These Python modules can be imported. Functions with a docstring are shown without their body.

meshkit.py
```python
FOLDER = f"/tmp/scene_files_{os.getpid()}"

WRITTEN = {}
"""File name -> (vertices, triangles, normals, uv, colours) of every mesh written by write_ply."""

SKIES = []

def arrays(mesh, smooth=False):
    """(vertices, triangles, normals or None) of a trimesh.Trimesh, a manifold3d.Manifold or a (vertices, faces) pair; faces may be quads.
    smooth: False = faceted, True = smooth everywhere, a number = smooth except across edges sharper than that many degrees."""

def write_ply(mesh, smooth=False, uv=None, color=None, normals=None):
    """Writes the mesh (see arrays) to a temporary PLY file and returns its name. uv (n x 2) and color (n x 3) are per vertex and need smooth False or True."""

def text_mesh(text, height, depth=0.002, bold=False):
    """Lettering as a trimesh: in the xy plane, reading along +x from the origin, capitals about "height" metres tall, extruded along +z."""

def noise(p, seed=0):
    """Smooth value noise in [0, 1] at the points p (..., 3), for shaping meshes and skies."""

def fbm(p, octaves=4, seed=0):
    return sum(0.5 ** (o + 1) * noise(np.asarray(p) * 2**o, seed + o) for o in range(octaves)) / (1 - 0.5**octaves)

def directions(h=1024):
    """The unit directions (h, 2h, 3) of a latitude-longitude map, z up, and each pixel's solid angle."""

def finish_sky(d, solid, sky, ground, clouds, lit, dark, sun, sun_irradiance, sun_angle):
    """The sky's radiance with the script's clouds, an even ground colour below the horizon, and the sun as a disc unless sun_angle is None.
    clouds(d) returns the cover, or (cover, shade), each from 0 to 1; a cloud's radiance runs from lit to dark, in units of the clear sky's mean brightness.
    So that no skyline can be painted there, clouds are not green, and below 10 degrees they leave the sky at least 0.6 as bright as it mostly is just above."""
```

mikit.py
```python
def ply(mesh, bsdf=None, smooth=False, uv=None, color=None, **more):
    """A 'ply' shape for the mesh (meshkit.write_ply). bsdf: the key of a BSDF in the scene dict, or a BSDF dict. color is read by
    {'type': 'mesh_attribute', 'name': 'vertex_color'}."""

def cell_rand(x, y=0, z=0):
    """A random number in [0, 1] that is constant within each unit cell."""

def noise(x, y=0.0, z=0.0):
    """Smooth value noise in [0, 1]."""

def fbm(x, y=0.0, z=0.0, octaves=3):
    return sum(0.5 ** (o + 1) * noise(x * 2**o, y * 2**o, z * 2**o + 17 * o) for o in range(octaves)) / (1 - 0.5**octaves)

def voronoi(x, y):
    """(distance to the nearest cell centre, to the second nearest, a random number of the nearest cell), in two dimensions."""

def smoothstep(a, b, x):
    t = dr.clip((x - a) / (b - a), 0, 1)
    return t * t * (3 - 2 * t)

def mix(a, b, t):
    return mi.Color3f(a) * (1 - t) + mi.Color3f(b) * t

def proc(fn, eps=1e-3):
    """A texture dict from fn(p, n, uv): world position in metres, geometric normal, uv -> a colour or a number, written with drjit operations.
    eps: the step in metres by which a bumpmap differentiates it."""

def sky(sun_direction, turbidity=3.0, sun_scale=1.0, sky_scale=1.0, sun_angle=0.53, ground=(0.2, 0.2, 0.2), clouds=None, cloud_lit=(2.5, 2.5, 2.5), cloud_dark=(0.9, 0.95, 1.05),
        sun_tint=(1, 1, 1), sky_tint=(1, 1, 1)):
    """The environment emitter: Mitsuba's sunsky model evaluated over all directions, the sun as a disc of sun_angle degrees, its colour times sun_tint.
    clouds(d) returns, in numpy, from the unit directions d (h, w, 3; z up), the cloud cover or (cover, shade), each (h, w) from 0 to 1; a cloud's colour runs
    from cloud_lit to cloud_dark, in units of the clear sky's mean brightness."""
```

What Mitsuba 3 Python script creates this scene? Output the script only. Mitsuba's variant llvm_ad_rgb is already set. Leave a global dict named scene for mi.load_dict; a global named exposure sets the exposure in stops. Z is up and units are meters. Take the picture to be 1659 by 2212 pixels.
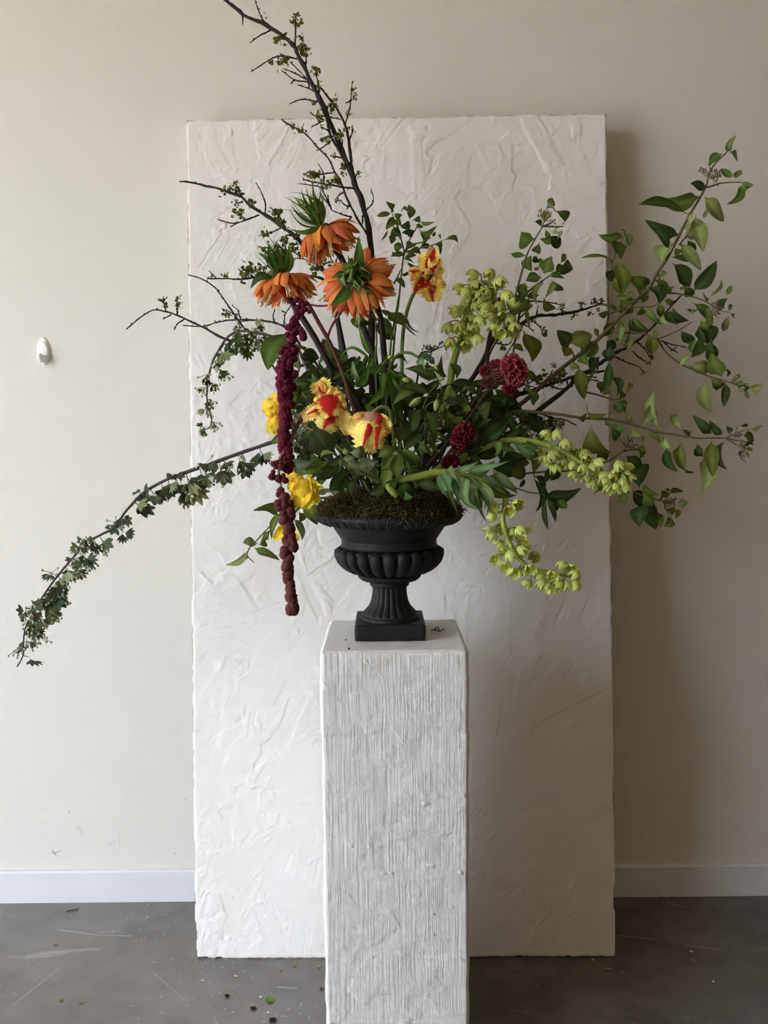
import math, random, numpy as np, trimesh, mitsuba as mi, drjit as dr, mikit
from mikit import proc, fbm, noise, smoothstep, mix
import meshkit
scene, labels = {}, {}
T = mi.ScalarTransform4f

# ---------------------------------------------------------------- camera
W, H, F = 1659, 2212, 1661.0
PITCH, ROLL = math.radians(5.0), math.radians(0.57)
_f = np.array([0, math.cos(PITCH), -math.sin(PITCH)])
_u0 = np.array([0, math.sin(PITCH), math.cos(PITCH)])
_r0 = np.array([1.0, 0, 0])
RIGHT = _r0 * math.cos(ROLL) - _u0 * math.sin(ROLL)
UP = _u0 * math.cos(ROLL) + _r0 * math.sin(ROLL)
CAMH = -2.232 * float((_f + RIGHT * ((874 - W / 2) / F) - UP * ((2070 - H / 2) / F))[2])     # puts the panel's foot on the floor
CAM = np.array([0, 0, CAMH])
scene['camera'] = {'type': 'perspective', 'fov': math.degrees(2 * math.atan(W / 2 / F)), 'fov_axis': 'x', 'near_clip': 0.05, 'far_clip': 100.0,
                   'to_world': T().look_at(origin=CAM.tolist(), target=(CAM + _f).tolist(), up=UP.tolist())}
# ---------------------------------------------------------------- light: an overcast sky seen through the wide shop-front opening on the left
scene['sky'] = mikit.sky((0.6, -0.5, 0.55), turbidity=4.0, sun_scale=0.0, sky_scale=10.0, ground=(0.64, 0.58, 0.49),
                         clouds=lambda d: (np.clip(0.96 + 0 * d[..., 2], 0, 1), 0.5 * meshkit.fbm(d * 3.0, 3, 5)), cloud_lit=(1.8, 1.93, 2.12), cloud_dark=(1.42, 1.54, 1.72))
exposure = 2.37
WIN_Y0, WIN_Y1, WIN_Z1, LEFT_X = -1.3, 1.2, 3.2, -3.0


def ray(px, py):
    d = _f + RIGHT * ((px - W / 2) / F) - UP * ((py - H / 2) / F)
    return d


def P(px, py, z=1.84):
    """The world point seen at pixel (px, py), z metres in front of the camera."""
    return CAM + ray(px, py) * z


def on_plane(px, py, point, normal):
    d = ray(px, py)
    return CAM + d * (np.dot(np.asarray(point) - CAM, normal) / np.dot(d, normal))


def on_floor(px, py):
    return on_plane(px, py, (0, 0, 0), np.array([0, 0, 1.0]))


def srgb(*c):
    c = np.array(c, float) / 255
    return np.where(c < 0.04045, c / 12.92, ((c + 0.055) / 1.055) ** 2.4)


PALETTE = []


def palette_uv(c):
    """Colours (n, 3) as two tints of the mesh's own, a mix between them and a strength: (uv per vertex), so that meshes need no attribute."""
    c = np.clip(np.asarray(c, float), 1e-4, 1)
    m = c.max(1, keepdims=True)
    h = c / m
    mean = h.mean(0)
    d = h - mean
    ax = np.linalg.svd(d[:: max(1, len(d) // 400)], full_matrices=False)[2][0]
    t = d @ ax
    lo, hi = t.min(), t.max()
    a, b = np.clip(mean + ax * lo, 0.003, 1), np.clip(mean + ax * hi, 0.003, 1)
    f = (t - lo) / (hi - lo) if hi - lo > 1e-3 else t * 0
    s = m[:, 0] / (a * (1 - f[:, None]) + b * f[:, None]).max(1)
    PALETTE.append((a, b))
    return np.stack([len(PALETTE) - 1 + 0.02 + 0.94 * f, s], 1)


def tint(p, n, uv):
    if not hasattr(tint, 'arr'):
        tint.arr = [mi.Float(np.array([e[k][j] for e in PALETTE], np.float32)) for k in (0, 1) for j in range(3)]
    i = mi.UInt32(dr.clip(dr.floor(uv.x), 0, len(PALETTE) - 1))
    f = dr.clip((uv.x - dr.floor(uv.x) - 0.02) / 0.94, 0, 1)
    g = [dr.gather(mi.Float, a, i) for a in tint.arr]
    return mi.Color3f(*(dr.clip((g[j] * (1 - f) + g[3 + j] * f) * uv.y, 0, 1) for j in range(3)))


def add(key, mesh, bsdf, smooth=False, color=None, **lab):
    n, k = 0, key
    while k in scene:
        n += 1
        k = f'{key}_{n:03d}'
    scene[k] = mikit.ply(mesh, bsdf, smooth, uv=None if color is None else palette_uv(color))
    if lab:
        labels[k] = lab
    return k


def thing(name, label, cat, group=None):
    n, k = 0, name
    while k in labels:
        n += 1
        k = f'{name}_{n:03d}'
    labels[k] = {'label': label, 'category': cat}
    if group:
        labels[k]['group'] = group
    return k


def struct(name, mesh, bsdf, label, cat, smooth=False):
    add(name, mesh, bsdf, smooth, label=label, category=cat, kind='structure')


def box(x0, x1, y0, y1, z0, z1):
    m = trimesh.creation.box((x1 - x0, y1 - y0, z1 - z0))
    m.apply_translation(((x0 + x1) / 2, (y0 + y1) / 2, (z0 + z1) / 2))
    return m


def grid_faces(nu, nv, flip=False):
    i, j = np.meshgrid(np.arange(nu - 1), np.arange(nv - 1), indexing='ij')
    a, b, c, d = i * nv + j, (i + 1) * nv + j, (i + 1) * nv + j + 1, i * nv + j + 1
    q = np.stack([a, b, c, d], -1).reshape(-1, 4)
    return q[:, ::-1] if flip else q


# ---------------------------------------------------------------- materials
def dif(fn, rough=0.8, spec=0.25, bump=None, bs=1.0, eps=1e-3, **more):
    b = {'type': 'principled', 'base_color': proc(fn) if callable(fn) else {'type': 'rgb', 'value': list(map(float, fn))}, 'roughness': rough, 'specular': spec, **more}
    if bump:
        b = {'type': 'bumpmap', 'arbitrary': proc(bump, eps), 'scale': bs, 'bsdf': b}
    return {'type': 'twosided', 'bsdf': b}


SCUFFS, SCRATCHES = [], []


def wall_col(p, n, uv):
    c = mix((0.63, 0.615, 0.565), (0.655, 0.64, 0.595), fbm(p.x * 1.5, p.z * 1.5, 1.0))
    k = mi.Float(0)
    for x0, z0, x1, z1, w, s in SCUFFS:                            # scuffs low on the wall
        t = dr.clip(((p.x - x0) * (x1 - x0) + (p.z - z0) * (z1 - z0)) / ((x1 - x0) ** 2 + (z1 - z0) ** 2), 0, 1)
        d = dr.sqrt(dr.square(p.x - x0 - t * (x1 - x0)) + dr.square(p.z - z0 - t * (z1 - z0)))
        k = dr.maximum(k, s * smoothstep(w, w * 0.4, d))
    return mix(c, (0.16, 0.14, 0.13), k)


def wall_bump(p, n, uv):
    return fbm(p.x * 160, p.z * 160, p.y * 160, 3) + 0.6 * noise(p.x * 45, p.z * 45, p.y * 45)


scene['mat_wall'] = dif(wall_col, 0.6, 0.3, wall_bump, 0.0007)
scene['mat_room'] = dif((0.24, 0.185, 0.12), 0.8)
scene['mat_ceiling'] = dif((0.72, 0.60, 0.44), 0.8)
scene['mat_trim'] = dif(lambda p, n, uv: mix((0.60, 0.605, 0.63), (0.64, 0.645, 0.67), fbm(p.x * 6, p.z * 30, p.y * 6)), 0.45, 0.4)


def floor_col(p, n, uv):
    a = fbm(p.x * 3.1, p.y * 3.1, 2.0, 4)
    b = fbm(p.x * 14, p.y * 22, 5.0, 4)
    c = mix((0.052, 0.044, 0.040), (0.105, 0.094, 0.087), smoothstep(0.25, 0.75, 0.55 * a + 0.45 * b))
    c = mix(c, (0.055, 0.034, 0.026), 0.6 * smoothstep(0.55, 0.75, fbm(p.x * 2.2 + 9, p.y * 2.2, 7.0, 3)))
    spot = smoothstep(0.80, 0.88, fbm(p.x * 115, p.y * 115, 3.0, 2)) * smoothstep(0.45, 0.7, fbm(p.x * 5, p.y * 5, 11.0, 2))
    wx, wy = p.x + 0.08 * noise(p.x * 3, p.y * 3, 4.0), p.y + 0.08 * noise(p.x * 3, p.y * 3, 8.0)
    s1 = smoothstep(0.012, 0.0, dr.abs(noise(wx * 2.5 + wy * 9, wy * 1.2 - wx * 0.7, 21.0) - 0.5)) * smoothstep(0.62, 0.75, fbm(p.x * 4, p.y * 5, 31.0, 2))
    # grey dust, plus the brighter daylit left side painted into the floor colour
    dusty_lit = smoothstep(0.35, -0.55, p.x + 0.35 * (fbm(p.x * 2.4, p.y * 2.4, 44.0, 3) - 0.5) + 0.12 * (b - 0.5))
    c = mix(c, (0.215, 0.205, 0.195), dusty_lit * (0.38 + 0.45 * (fbm(p.x * 9, p.y * 11, 61.0, 3) - 0.5)))
    k = mi.Float(0)
    for x0, y0, x1, y1, w, s in SCRATCHES:
        t = dr.clip(((p.x - x0) * (x1 - x0) + (p.y - y0) * (y1 - y0)) / ((x1 - x0) ** 2 + (y1 - y0) ** 2), 0, 1)
        d = dr.sqrt(dr.square(p.x - x0 - t * (x1 - x0)) + dr.square(p.y - y0 - t * (y1 - y0)))
        k = dr.maximum(k, s * smoothstep(w, w * 0.3, d + w * 0.9 * (b - 0.5)))
    return mix(c, (0.42, 0.41, 0.40), dr.clip(0.45 * spot + 0.5 * s1 + k, 0, 1))


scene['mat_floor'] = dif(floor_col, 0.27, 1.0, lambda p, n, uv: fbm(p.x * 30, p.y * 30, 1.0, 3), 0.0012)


def plaster_col(p, n, uv):
    a = fbm(p.x * 3.5, p.z * 3.5, 4.0, 3)
    b = fbm(p.x * 11 + 5, p.z * 9, 2.0, 3)
    c = mix((0.715, 0.702, 0.677), (0.77, 0.76, 0.744), a)
    c = mix(c, (0.725, 0.69, 0.66), 0.5 * smoothstep(0.54, 0.72, b))
    o, a, b, pw, ph = org.tolist(), eu.tolist(), ev.tolist(), float(PW), float(PH)
    u = (p.x - o[0]) * a[0] + (p.y - o[1]) * a[1] + (p.z - o[2]) * a[2]
    v = (p.x - o[0]) * b[0] + (p.y - o[1]) * b[1] + (p.z - o[2]) * b[2]
    u, v = dr.minimum(u, pw - u), dr.minimum(v, ph - v)
    e = dr.minimum(u, v)
    g = noise(p.x * 130, p.y * 130, p.z * 130)
    chip = smoothstep(0.0035, 0.0005, e - 0.003 * g) * smoothstep(0.5, 0.7, noise(p.x * 50, p.y * 20, p.z * 18))
    chip = dr.maximum(chip, smoothstep(0.016, 0.010, dr.sqrt(u * u + v * v) + 0.008 * g))
    return mix(c, (0.30, 0.22, 0.15), 0.85 * chip)


def plaster_bump(p, n, uv):
    return fbm(p.x * 90, p.z * 90, p.y * 90, 3)


scene['mat_plaster'] = dif(plaster_col, 0.7, 0.3, plaster_bump, 0.0012)
scene['mat_core'] = dif((0.60, 0.575, 0.54), 0.9)
scene['mat_pedestal'] = dif(lambda p, n, uv: mix((0.585, 0.58, 0.57), (0.64, 0.636, 0.628), fbm(p.x * 7, p.y * 7, p.z * 4, 3)), 0.55, 0.35,
                            lambda p, n, uv: 0.8 * noise((p.x + p.y) * 420, (p.x - p.y) * 30, p.z * 11) + 0.3 * fbm(p.x * 120, p.y * 120, p.z * 60, 2), 0.0010)
scene['mat_urn'] = dif(lambda p, n, uv: mix((0.008, 0.0085, 0.0095), (0.014, 0.0145, 0.016), fbm(p.x * 25, p.y * 25, p.z * 25, 3)), 0.6, 0.28,
                       lambda p, n, uv: fbm(p.x * 260, p.y * 260, p.z * 260, 2), 0.0003)
scene['mat_white_plastic'] = dif((0.82, 0.82, 0.83), 0.3, 0.5)

# ---------------------------------------------------------------- geometry of the place, solved from the camera
PANEL_Z = 2.232
N_CAM = -_f                                                      # the panel stands parallel to the picture: it leans back against the wall
wall_y = on_floor(829, 1938)[1]
CAMH_CHECK = P(874, 2070, PANEL_Z)[2]

for x0, y0, x1, y1, w, s in ((113, 1838, 121, 1848, 0.0022, .8), (119, 1842, 132, 1838, 0.0018, .6), (112, 1843, 124, 1841, 0.0014, .7), (148, 1752, 151, 1756, 0.002, .6), (97, 1808, 107, 1808, 0.0012, .4), (168, 1786, 178, 1800, 0.008, .12),
                             (236, 1826, 248, 1818, 0.007, .14), (397, 1729, 402, 1725, 0.0018, .55), (257, 1800, 258, 1830, 0.0012, .25), (376, 1845, 380, 1844, 0.002, .5), (1496, 1868, 1503, 1868, 0.002, .5)):
    (a, b), (c, d) = [on_plane(x, y, (0, wall_y, 0), np.array([0, 1.0, 0]))[[0, 2]] for x, y in ((x0, y0), (x1, y1))]
    SCUFFS.append((float(a), float(b), float(c), float(d), w, s))

for x0, y0, x1, y1, w, s in ((20, 2066, 60, 2070, 0.012, .16), (60, 2066, 140, 2057, 0.016, .26), (140, 2056, 215, 2050, 0.010, .20), (90, 2060, 200, 2048, 0.003, .4), (125, 2008, 210, 2020, 0.003, .35), (210, 2020, 285, 2022, 0.003, .3), (215, 2015, 260, 2010, 0.003, .3), (30, 2170, 130, 2090, 0.003, .3), (600, 2132, 640, 2135, 0.004, .35), (330, 2100, 400, 2160, 0.002, .25),
                             (1480, 2042, 1560, 2052, 0.004, .25), (1330, 2020, 1420, 2030, 0.003, .2), (1440, 1950, 1480, 1960, 0.004, .25)):
    (a, b, _), (c, d, _) = on_floor(x0, y0), on_floor(x1, y1)
    SCRATCHES.append((float(a), float(b), float(c), float(d), w, s))

# room shell
RX, RY, RZ = 3.2, -3.2, 3.6
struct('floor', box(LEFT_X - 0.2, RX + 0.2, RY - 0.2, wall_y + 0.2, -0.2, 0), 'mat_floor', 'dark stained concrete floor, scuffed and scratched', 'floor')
struct('wall_back', box(LEFT_X - 0.2, RX + 0.2, wall_y, wall_y + 0.2, 0, RZ), 'mat_wall', 'cream painted wall behind the plaster panel', 'wall')
struct('wall_right', box(RX, RX + 0.2, RY, wall_y, 0, RZ), 'mat_room', 'wall on the right of the room', 'wall')
struct('wall_front', box(LEFT_X, RX, RY - 0.2, RY, 0, RZ), 'mat_room', 'wall behind the camera', 'wall')
struct('ceiling', box(LEFT_X - 0.2, RX + 0.2, RY - 0.2, wall_y + 0.2, RZ, RZ + 0.2), 'mat_ceiling', 'ceiling', 'ceiling')
lw = trimesh.util.concatenate([box(LEFT_X - 0.2, LEFT_X, RY, WIN_Y0, 0, RZ), box(LEFT_X - 0.2, LEFT_X, WIN_Y1, wall_y, 0, RZ), box(LEFT_X - 0.2, LEFT_X, WIN_Y0, WIN_Y1, WIN_Z1, RZ)])
struct('wall_left', lw, 'mat_wall', 'wall with the wide doorway that lets the daylight in', 'wall')
bh = wall_bh = on_plane(829, 1876, (0, wall_y - 0.014, 0), np.array([0, 1.0, 0]))[2]
prof = [(0, 0), (-0.014, 0), (-0.014, bh - 0.006), (-0.010, bh), (0, bh)]
bb = trimesh.creation.extrude_polygon(__import__('shapely').Polygon(prof), RX - LEFT_X)
bb.apply_transform(np.array([[0, 0, 1, LEFT_X], [1, 0, 0, wall_y], [0, 1, 0, 0], [0, 0, 0, 1.0]]))
struct('baseboard_back', bb, 'mat_trim', 'white painted baseboard along the cream wall', 'baseboard')


# plaster panel: a board skimmed with trowelled plaster, leaning on the wall
def trowel_heights(wd, ht, step, seed, strokes):
    rng = np.random.default_rng(seed)
    nu, nv = int(wd / step) + 1, int(ht / step) + 1
    U, V = np.meshgrid(np.linspace(0, wd, nu), np.linspace(0, ht, nv), indexing='ij')
    q = np.stack([U, V, U * 0], -1)
    h = 0.0007 * (meshkit.fbm(q * 9, 4, seed) - 0.5)
    for k in range(strokes):
        cu, cv = rng.uniform(-0.05, wd + 0.05), rng.uniform(-0.05, ht + 0.05)
        a = rng.normal(1.2, 0.9)
        L, B = rng.uniform(0.03, 0.17), rng.uniform(0.012, 0.055)
        R = L + B
        i0, i1 = max(0, int((cu - R) / step)), min(nu, int((cu + R) / step) + 1)
        j0, j1 = max(0, int((cv - R) / step)), min(nv, int((cv + R) / step) + 1)
        if i1 - i0 < 2 or j1 - j0 < 2:
            continue
        u, v = U[i0:i1, j0:j1] - cu, V[i0:i1, j0:j1] - cv
        s, t = u * math.cos(a) + v * math.sin(a), -u * math.sin(a) + v * math.cos(a)
        wob = meshkit.fbm(np.stack([u * 28 + k, v * 28, u * 0], -1), 3, seed + 3) - 0.5
        e = np.maximum(np.abs(s) / L, np.abs(t) / B) + 0.75 * wob
        m = np.clip((1.0 - e) / 0.09, 0, 1)
        new = 0.0006 * rng.normal() + 0.0020 * s * rng.normal() + 0.3 * h[i0:i1, j0:j1]
        if rng.random() < 0.45:                                   # drag marks along the stroke
            new = new + 0.0010 * (meshkit.noise(np.stack([t * rng.uniform(180, 300), s * 9, t * 0 + k], -1), seed) - 0.5)
        ridge = np.exp(-((e - 1.0) / 0.03) ** 2) * 0.0009 * rng.uniform(0, 1.2)
        h[i0:i1, j0:j1] = h[i0:i1, j0:j1] * (1 - m) + new * m + ridge
    crack = np.abs(meshkit.fbm(q * 7 + 3, 4, seed + 9) - 0.5)
    gate = np.clip((meshkit.fbm(q * 2.6, 2, seed + 11) - 0.46) / 0.1, 0, 1)
    h -= 0.0009 * np.exp(-(crack / 0.005) ** 2) * gate
    crust = np.clip((meshkit.fbm(q * 4.2 + 8, 3, seed + 21) - 0.60) / 0.06, 0, 1)
    h += crust * 0.0030 * (meshkit.fbm(q * 60, 3, seed + 5) - 0.5)
    return U, V, h


c_bl, c_br, c_tl, c_tr = (P(x, y, z) for x, y, z in ((420.5, 2072, PANEL_Z + .006), (1328, 2068, PANEL_Z - .006), (403, 260, PANEL_Z + .006), (1312.5, 245, PANEL_Z - .006)))
eu = (c_br - c_bl + c_tr - c_tl) / 2
PW = np.linalg.norm(eu); eu /= PW
ev = (c_tl - c_bl + c_tr - c_br) / 2
ev -= eu * np.dot(ev, eu)
PH = np.linalg.norm(ev); ev /= PH
en = np.cross(ev, eu); en /= np.linalg.norm(en)
en = en if en[1] < 0 else -en
org = (c_bl + c_br + c_tl + c_tr) / 4 - eu * PW / 2 - ev * PH / 2
org = org - np.array([0, 0, min((org)[2], (org + eu * PW)[2])])
PT = (wall_y - (org + ev * PH)[1]) / abs(en[1]) - 0.012
U, V, hh = trowel_heights(PW, PH, 0.0033, 4, 3600)
nu, nv = U.shape
edge = np.minimum(np.minimum(U, PW - U), np.minimum(V, PH - V))
e1 = np.stack([U, V, U * 0], -1)
hh = hh - 0.0035 * np.exp(-(edge / 0.003) ** 2)
# chips along the edges pull the outline in
un, vn = U - PW / 2, V - PH / 2
chip = 0.0035 * np.clip((meshkit.fbm(e1 * 30, 3, 33) - 0.63) / 0.05, 0, 1) + 0.004 * np.clip((meshkit.fbm(e1 * 11, 2, 35) - 0.70) / 0.05, 0, 1)
rim = np.exp(-(edge / 0.004) ** 2)
pu = U - np.sign(un) * np.where(np.minimum(U, PW - U) < 0.004, chip * rim, 0)
pv = V - np.sign(vn) * np.where(np.minimum(V, PH - V) < 0.004, chip * rim, 0)
front = org + pu[..., None] * eu + pv[..., None] * ev + hh[..., None] * en
back = org + U[..., None] * eu + V[..., None] * ev - PT * en
fv, ff = front.reshape(-1, 3), grid_faces(nu, nv)
ring = np.concatenate([np.arange(nu) * nv, (nu - 1) * nv + np.arange(1, nv), (np.arange(nu - 1)[::-1]) * nv + nv - 1, np.arange(1, nv - 1)[::-1]])
nr = len(ring)
panel = thing('backdrop_board', 'tall white trowel-textured plaster board leaning against the cream wall behind the pedestal', 'backdrop board')
add(panel + '__plaster_face', (fv, ff), 'mat_plaster', True)
sv = np.vstack([fv[ring] - 0.0005 * en, back.reshape(-1, 3)[ring]])
k = np.arange(nr)
sf = np.stack([k, (k + 1) % nr, (k + 1) % nr + nr, k + nr], 1)
bq = np.array([[ring[0], (nu - 1) * nv, nu * nv - 1, nv - 1]])
side = trimesh.util.concatenate([trimesh.Trimesh(sv, np.vstack([sf[:, [0, 1, 2]], sf[:, [0, 2, 3]]]), process=False),
                                 trimesh.Trimesh(back.reshape(-1, 3)[bq[0]], [[0, 2, 1], [0, 3, 2]], process=False)])
add(panel + '__board', side, 'mat_core', False, label='plain sides and back of the board')


# pedestal
def lumpy_block(c, half, r, step, disp):
    """A block with rounded edges whose surface is moved along its normal by disp(points, normals)."""
    parts = []
    for ax in range(3):
        for sgn in (-1, 1):
            a, b = (ax + 1) % 3, (ax + 2) % 3
            na, nb = int(2 * half[a] / step) + 1, int(2 * half[b] / step) + 1
            A, B = np.meshgrid(np.linspace(-half[a], half[a], na), np.linspace(-half[b], half[b], nb), indexing='ij')
            p = np.zeros(A.shape + (3,))
            p[..., a], p[..., b], p[..., ax] = A, B, sgn * half[ax]
            inner = np.clip(p, -(half - r), half - r)
            n = p - inner
            n /= np.linalg.norm(n, axis=-1, keepdims=True)
            q = inner + r * n + c
            q = q + n * disp(q, n)[..., None]
            parts.append(trimesh.Trimesh(q.reshape(-1, 3), np.vstack([(g := grid_faces(na, nb, sgn < 0))[:, [0, 1, 2]], g[:, [0, 2, 3]]]), process=False))
    m = trimesh.util.concatenate(parts)
    m.merge_vertices(digits_vertex=6)
    return m


PED_Z = 1.73
pf_l, pf_r = P(690.5, 1420, PED_Z), P(1013, 1420, PED_Z)
PEDW = pf_r[0] - pf_l[0]
ped_front_y = P(850, 1405, PED_Z)[1]
PED_TOP = on_plane(850, 1406, (0, ped_front_y, 0), np.array([0, 1.0, 0]))[2]
PED_X = (pf_l[0] + pf_r[0]) / 2
ped_back_y = on_plane(850, 1338, (0, 0, PED_TOP), np.array([0, 0, 1.0]))[1]
PEDD = ped_back_y - ped_front_y
print('PEDW', PEDW, 'depth', PEDD, 'top', PED_TOP, 'front y', ped_front_y, 'wall_y', wall_y, 'panel bottom', CAMH_CHECK, 'baseboard', bh, 'panel', PW, PH)


def ped_disp(q, n):
    d = 0.006 * (meshkit.fbm(q * 14, 3, 2) - 0.5) + 0.0022 * (meshkit.fbm(q * 70, 3, 4) - 0.5) * np.clip((meshkit.fbm(q * 9, 2, 6) - 0.45) / 0.12, 0, 1)
    streak = meshkit.noise(np.stack([(q[..., 0] + q[..., 1]) * 290, q[..., 2] * 9, q[..., 0] * 0], -1), 8) - 0.5
    d = d + 0.0008 * streak * (np.abs(n[..., 2]) < 0.5) * np.clip((meshkit.fbm(q * 6, 2, 16) - 0.3) / 0.3, 0, 1)
    blob = np.clip((meshkit.noise(q * np.array([95, 95, 60.0]), 12) - 0.86) / 0.08, 0, 1) * np.clip((meshkit.fbm(q * 5, 2, 14) - 0.5) / 0.1, 0, 1)
    step = np.clip((meshkit.fbm(q * 8 + 2, 3, 18) - 0.53) / 0.015, 0, 1)
    edge = 1 - np.max(np.abs(n), axis=-1)
    return d * np.where(n[..., 2] > 0.8, 0.35, 1.0) + 0.0022 * blob + 0.0011 * step * (n[..., 2] < 0.8) - 0.010 * edge * meshkit.fbm(q * 35, 3, 22)


half = np.array([PEDW / 2, PEDD / 2, PED_TOP / 2])
pm = lumpy_block(np.array([PED_X, ped_front_y + PEDD / 2, PED_TOP / 2]), half, 0.008, 0.0034, ped_disp)
pm.vertices[:, 2] = np.maximum(pm.vertices[:, 2], 0)
# the block narrows a little towards its foot, as in the photograph
add('pedestal', pm, 'mat_pedestal', True, label='square white rough-plastered pedestal that carries the black urn', category='pedestal')


# urn
def lathe(prof, sections=96, mod=None):
    prof = np.asarray(prof, float)
    th = np.linspace(0, 2 * math.pi, sections, endpoint=False)
    r = prof[:, 0][:, None] * np.ones(sections)
    if mod is not None:
        r = r * mod(th[None, :], prof[:, 1][:, None])
    v = np.stack([r * np.cos(th), r * np.sin(th), prof[:, 1][:, None] * np.ones(sections)], -1)
    n = len(prof)
    i, j = np.meshgrid(np.arange(n - 1), np.arange(sections), indexing='ij')
    q = np.stack([i * sections + j, i * sections + (j + 1) % sections, (i + 1) * sections + (j + 1) % sections, (i + 1) * sections + j], -1).reshape(-1, 4)
    return trimesh.Trimesh(v.reshape(-1, 3), np.vstack([q[:, [0, 1, 2]], q[:, [0, 2, 3]]]), process=False)


def curve(pts, n):
    """Catmull-Rom through the points."""
    p = np.asarray(pts, float)
    p = np.vstack([2 * p[0] - p[1], p, 2 * p[-1] - p[-2]])
    out = []
    m = len(p) - 3
    for i in range(m):
        t = np.linspace(0, 1, max(2, n // m + 1), endpoint=(i == m - 1))[:, None]
        a, b, c, d = p[i:i + 4]
        out.append(0.5 * ((2 * b) + (c - a) * t + (2 * a - 5 * b + 4 * c - d) * t ** 2 + (3 * b - a - 3 * c + d) * t ** 3))
    return np.vstack(out)


urn = thing('urn', 'matt black footed garden urn with fluted stem and lobed bowl, standing on the white pedestal', 'urn')
PLW = 0.0
pl_front_y = on_plane(843, 1386, (0, 0, PED_TOP), np.array([0, 0, 1.0]))[1]
zfront = (np.array([0, pl_front_y, PED_TOP]) - CAM) @ _f
s0 = zfront / F                                                   # metres per pixel at the plinth's front
PL = 154 * s0
URN_X = P(843, 1386, zfront)[0]
URN_Y = pl_front_y + PL / 2
URN_Z = (np.array([0, URN_Y, PED_TOP]) - CAM) @ _f
s1 = URN_Z / F


def zat(py):
    return on_plane(843, py, (0, URN_Y, 0), np.array([0, 1.0, 0]))[2]


pl_top = on_plane(843, 1352, (0, pl_front_y, 0), np.array([0, 1.0, 0]))[2]
print('plinth', PL, 'urn z', URN_Z, pl_top - PED_TOP)
UC = np.array([URN_X, URN_Y, 0])


def urn_part(name, m, smooth=35, **lab):
    m.apply_translation(UC)
    add(f'{urn}__{name}', m, 'mat_urn', smooth, **lab)


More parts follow.
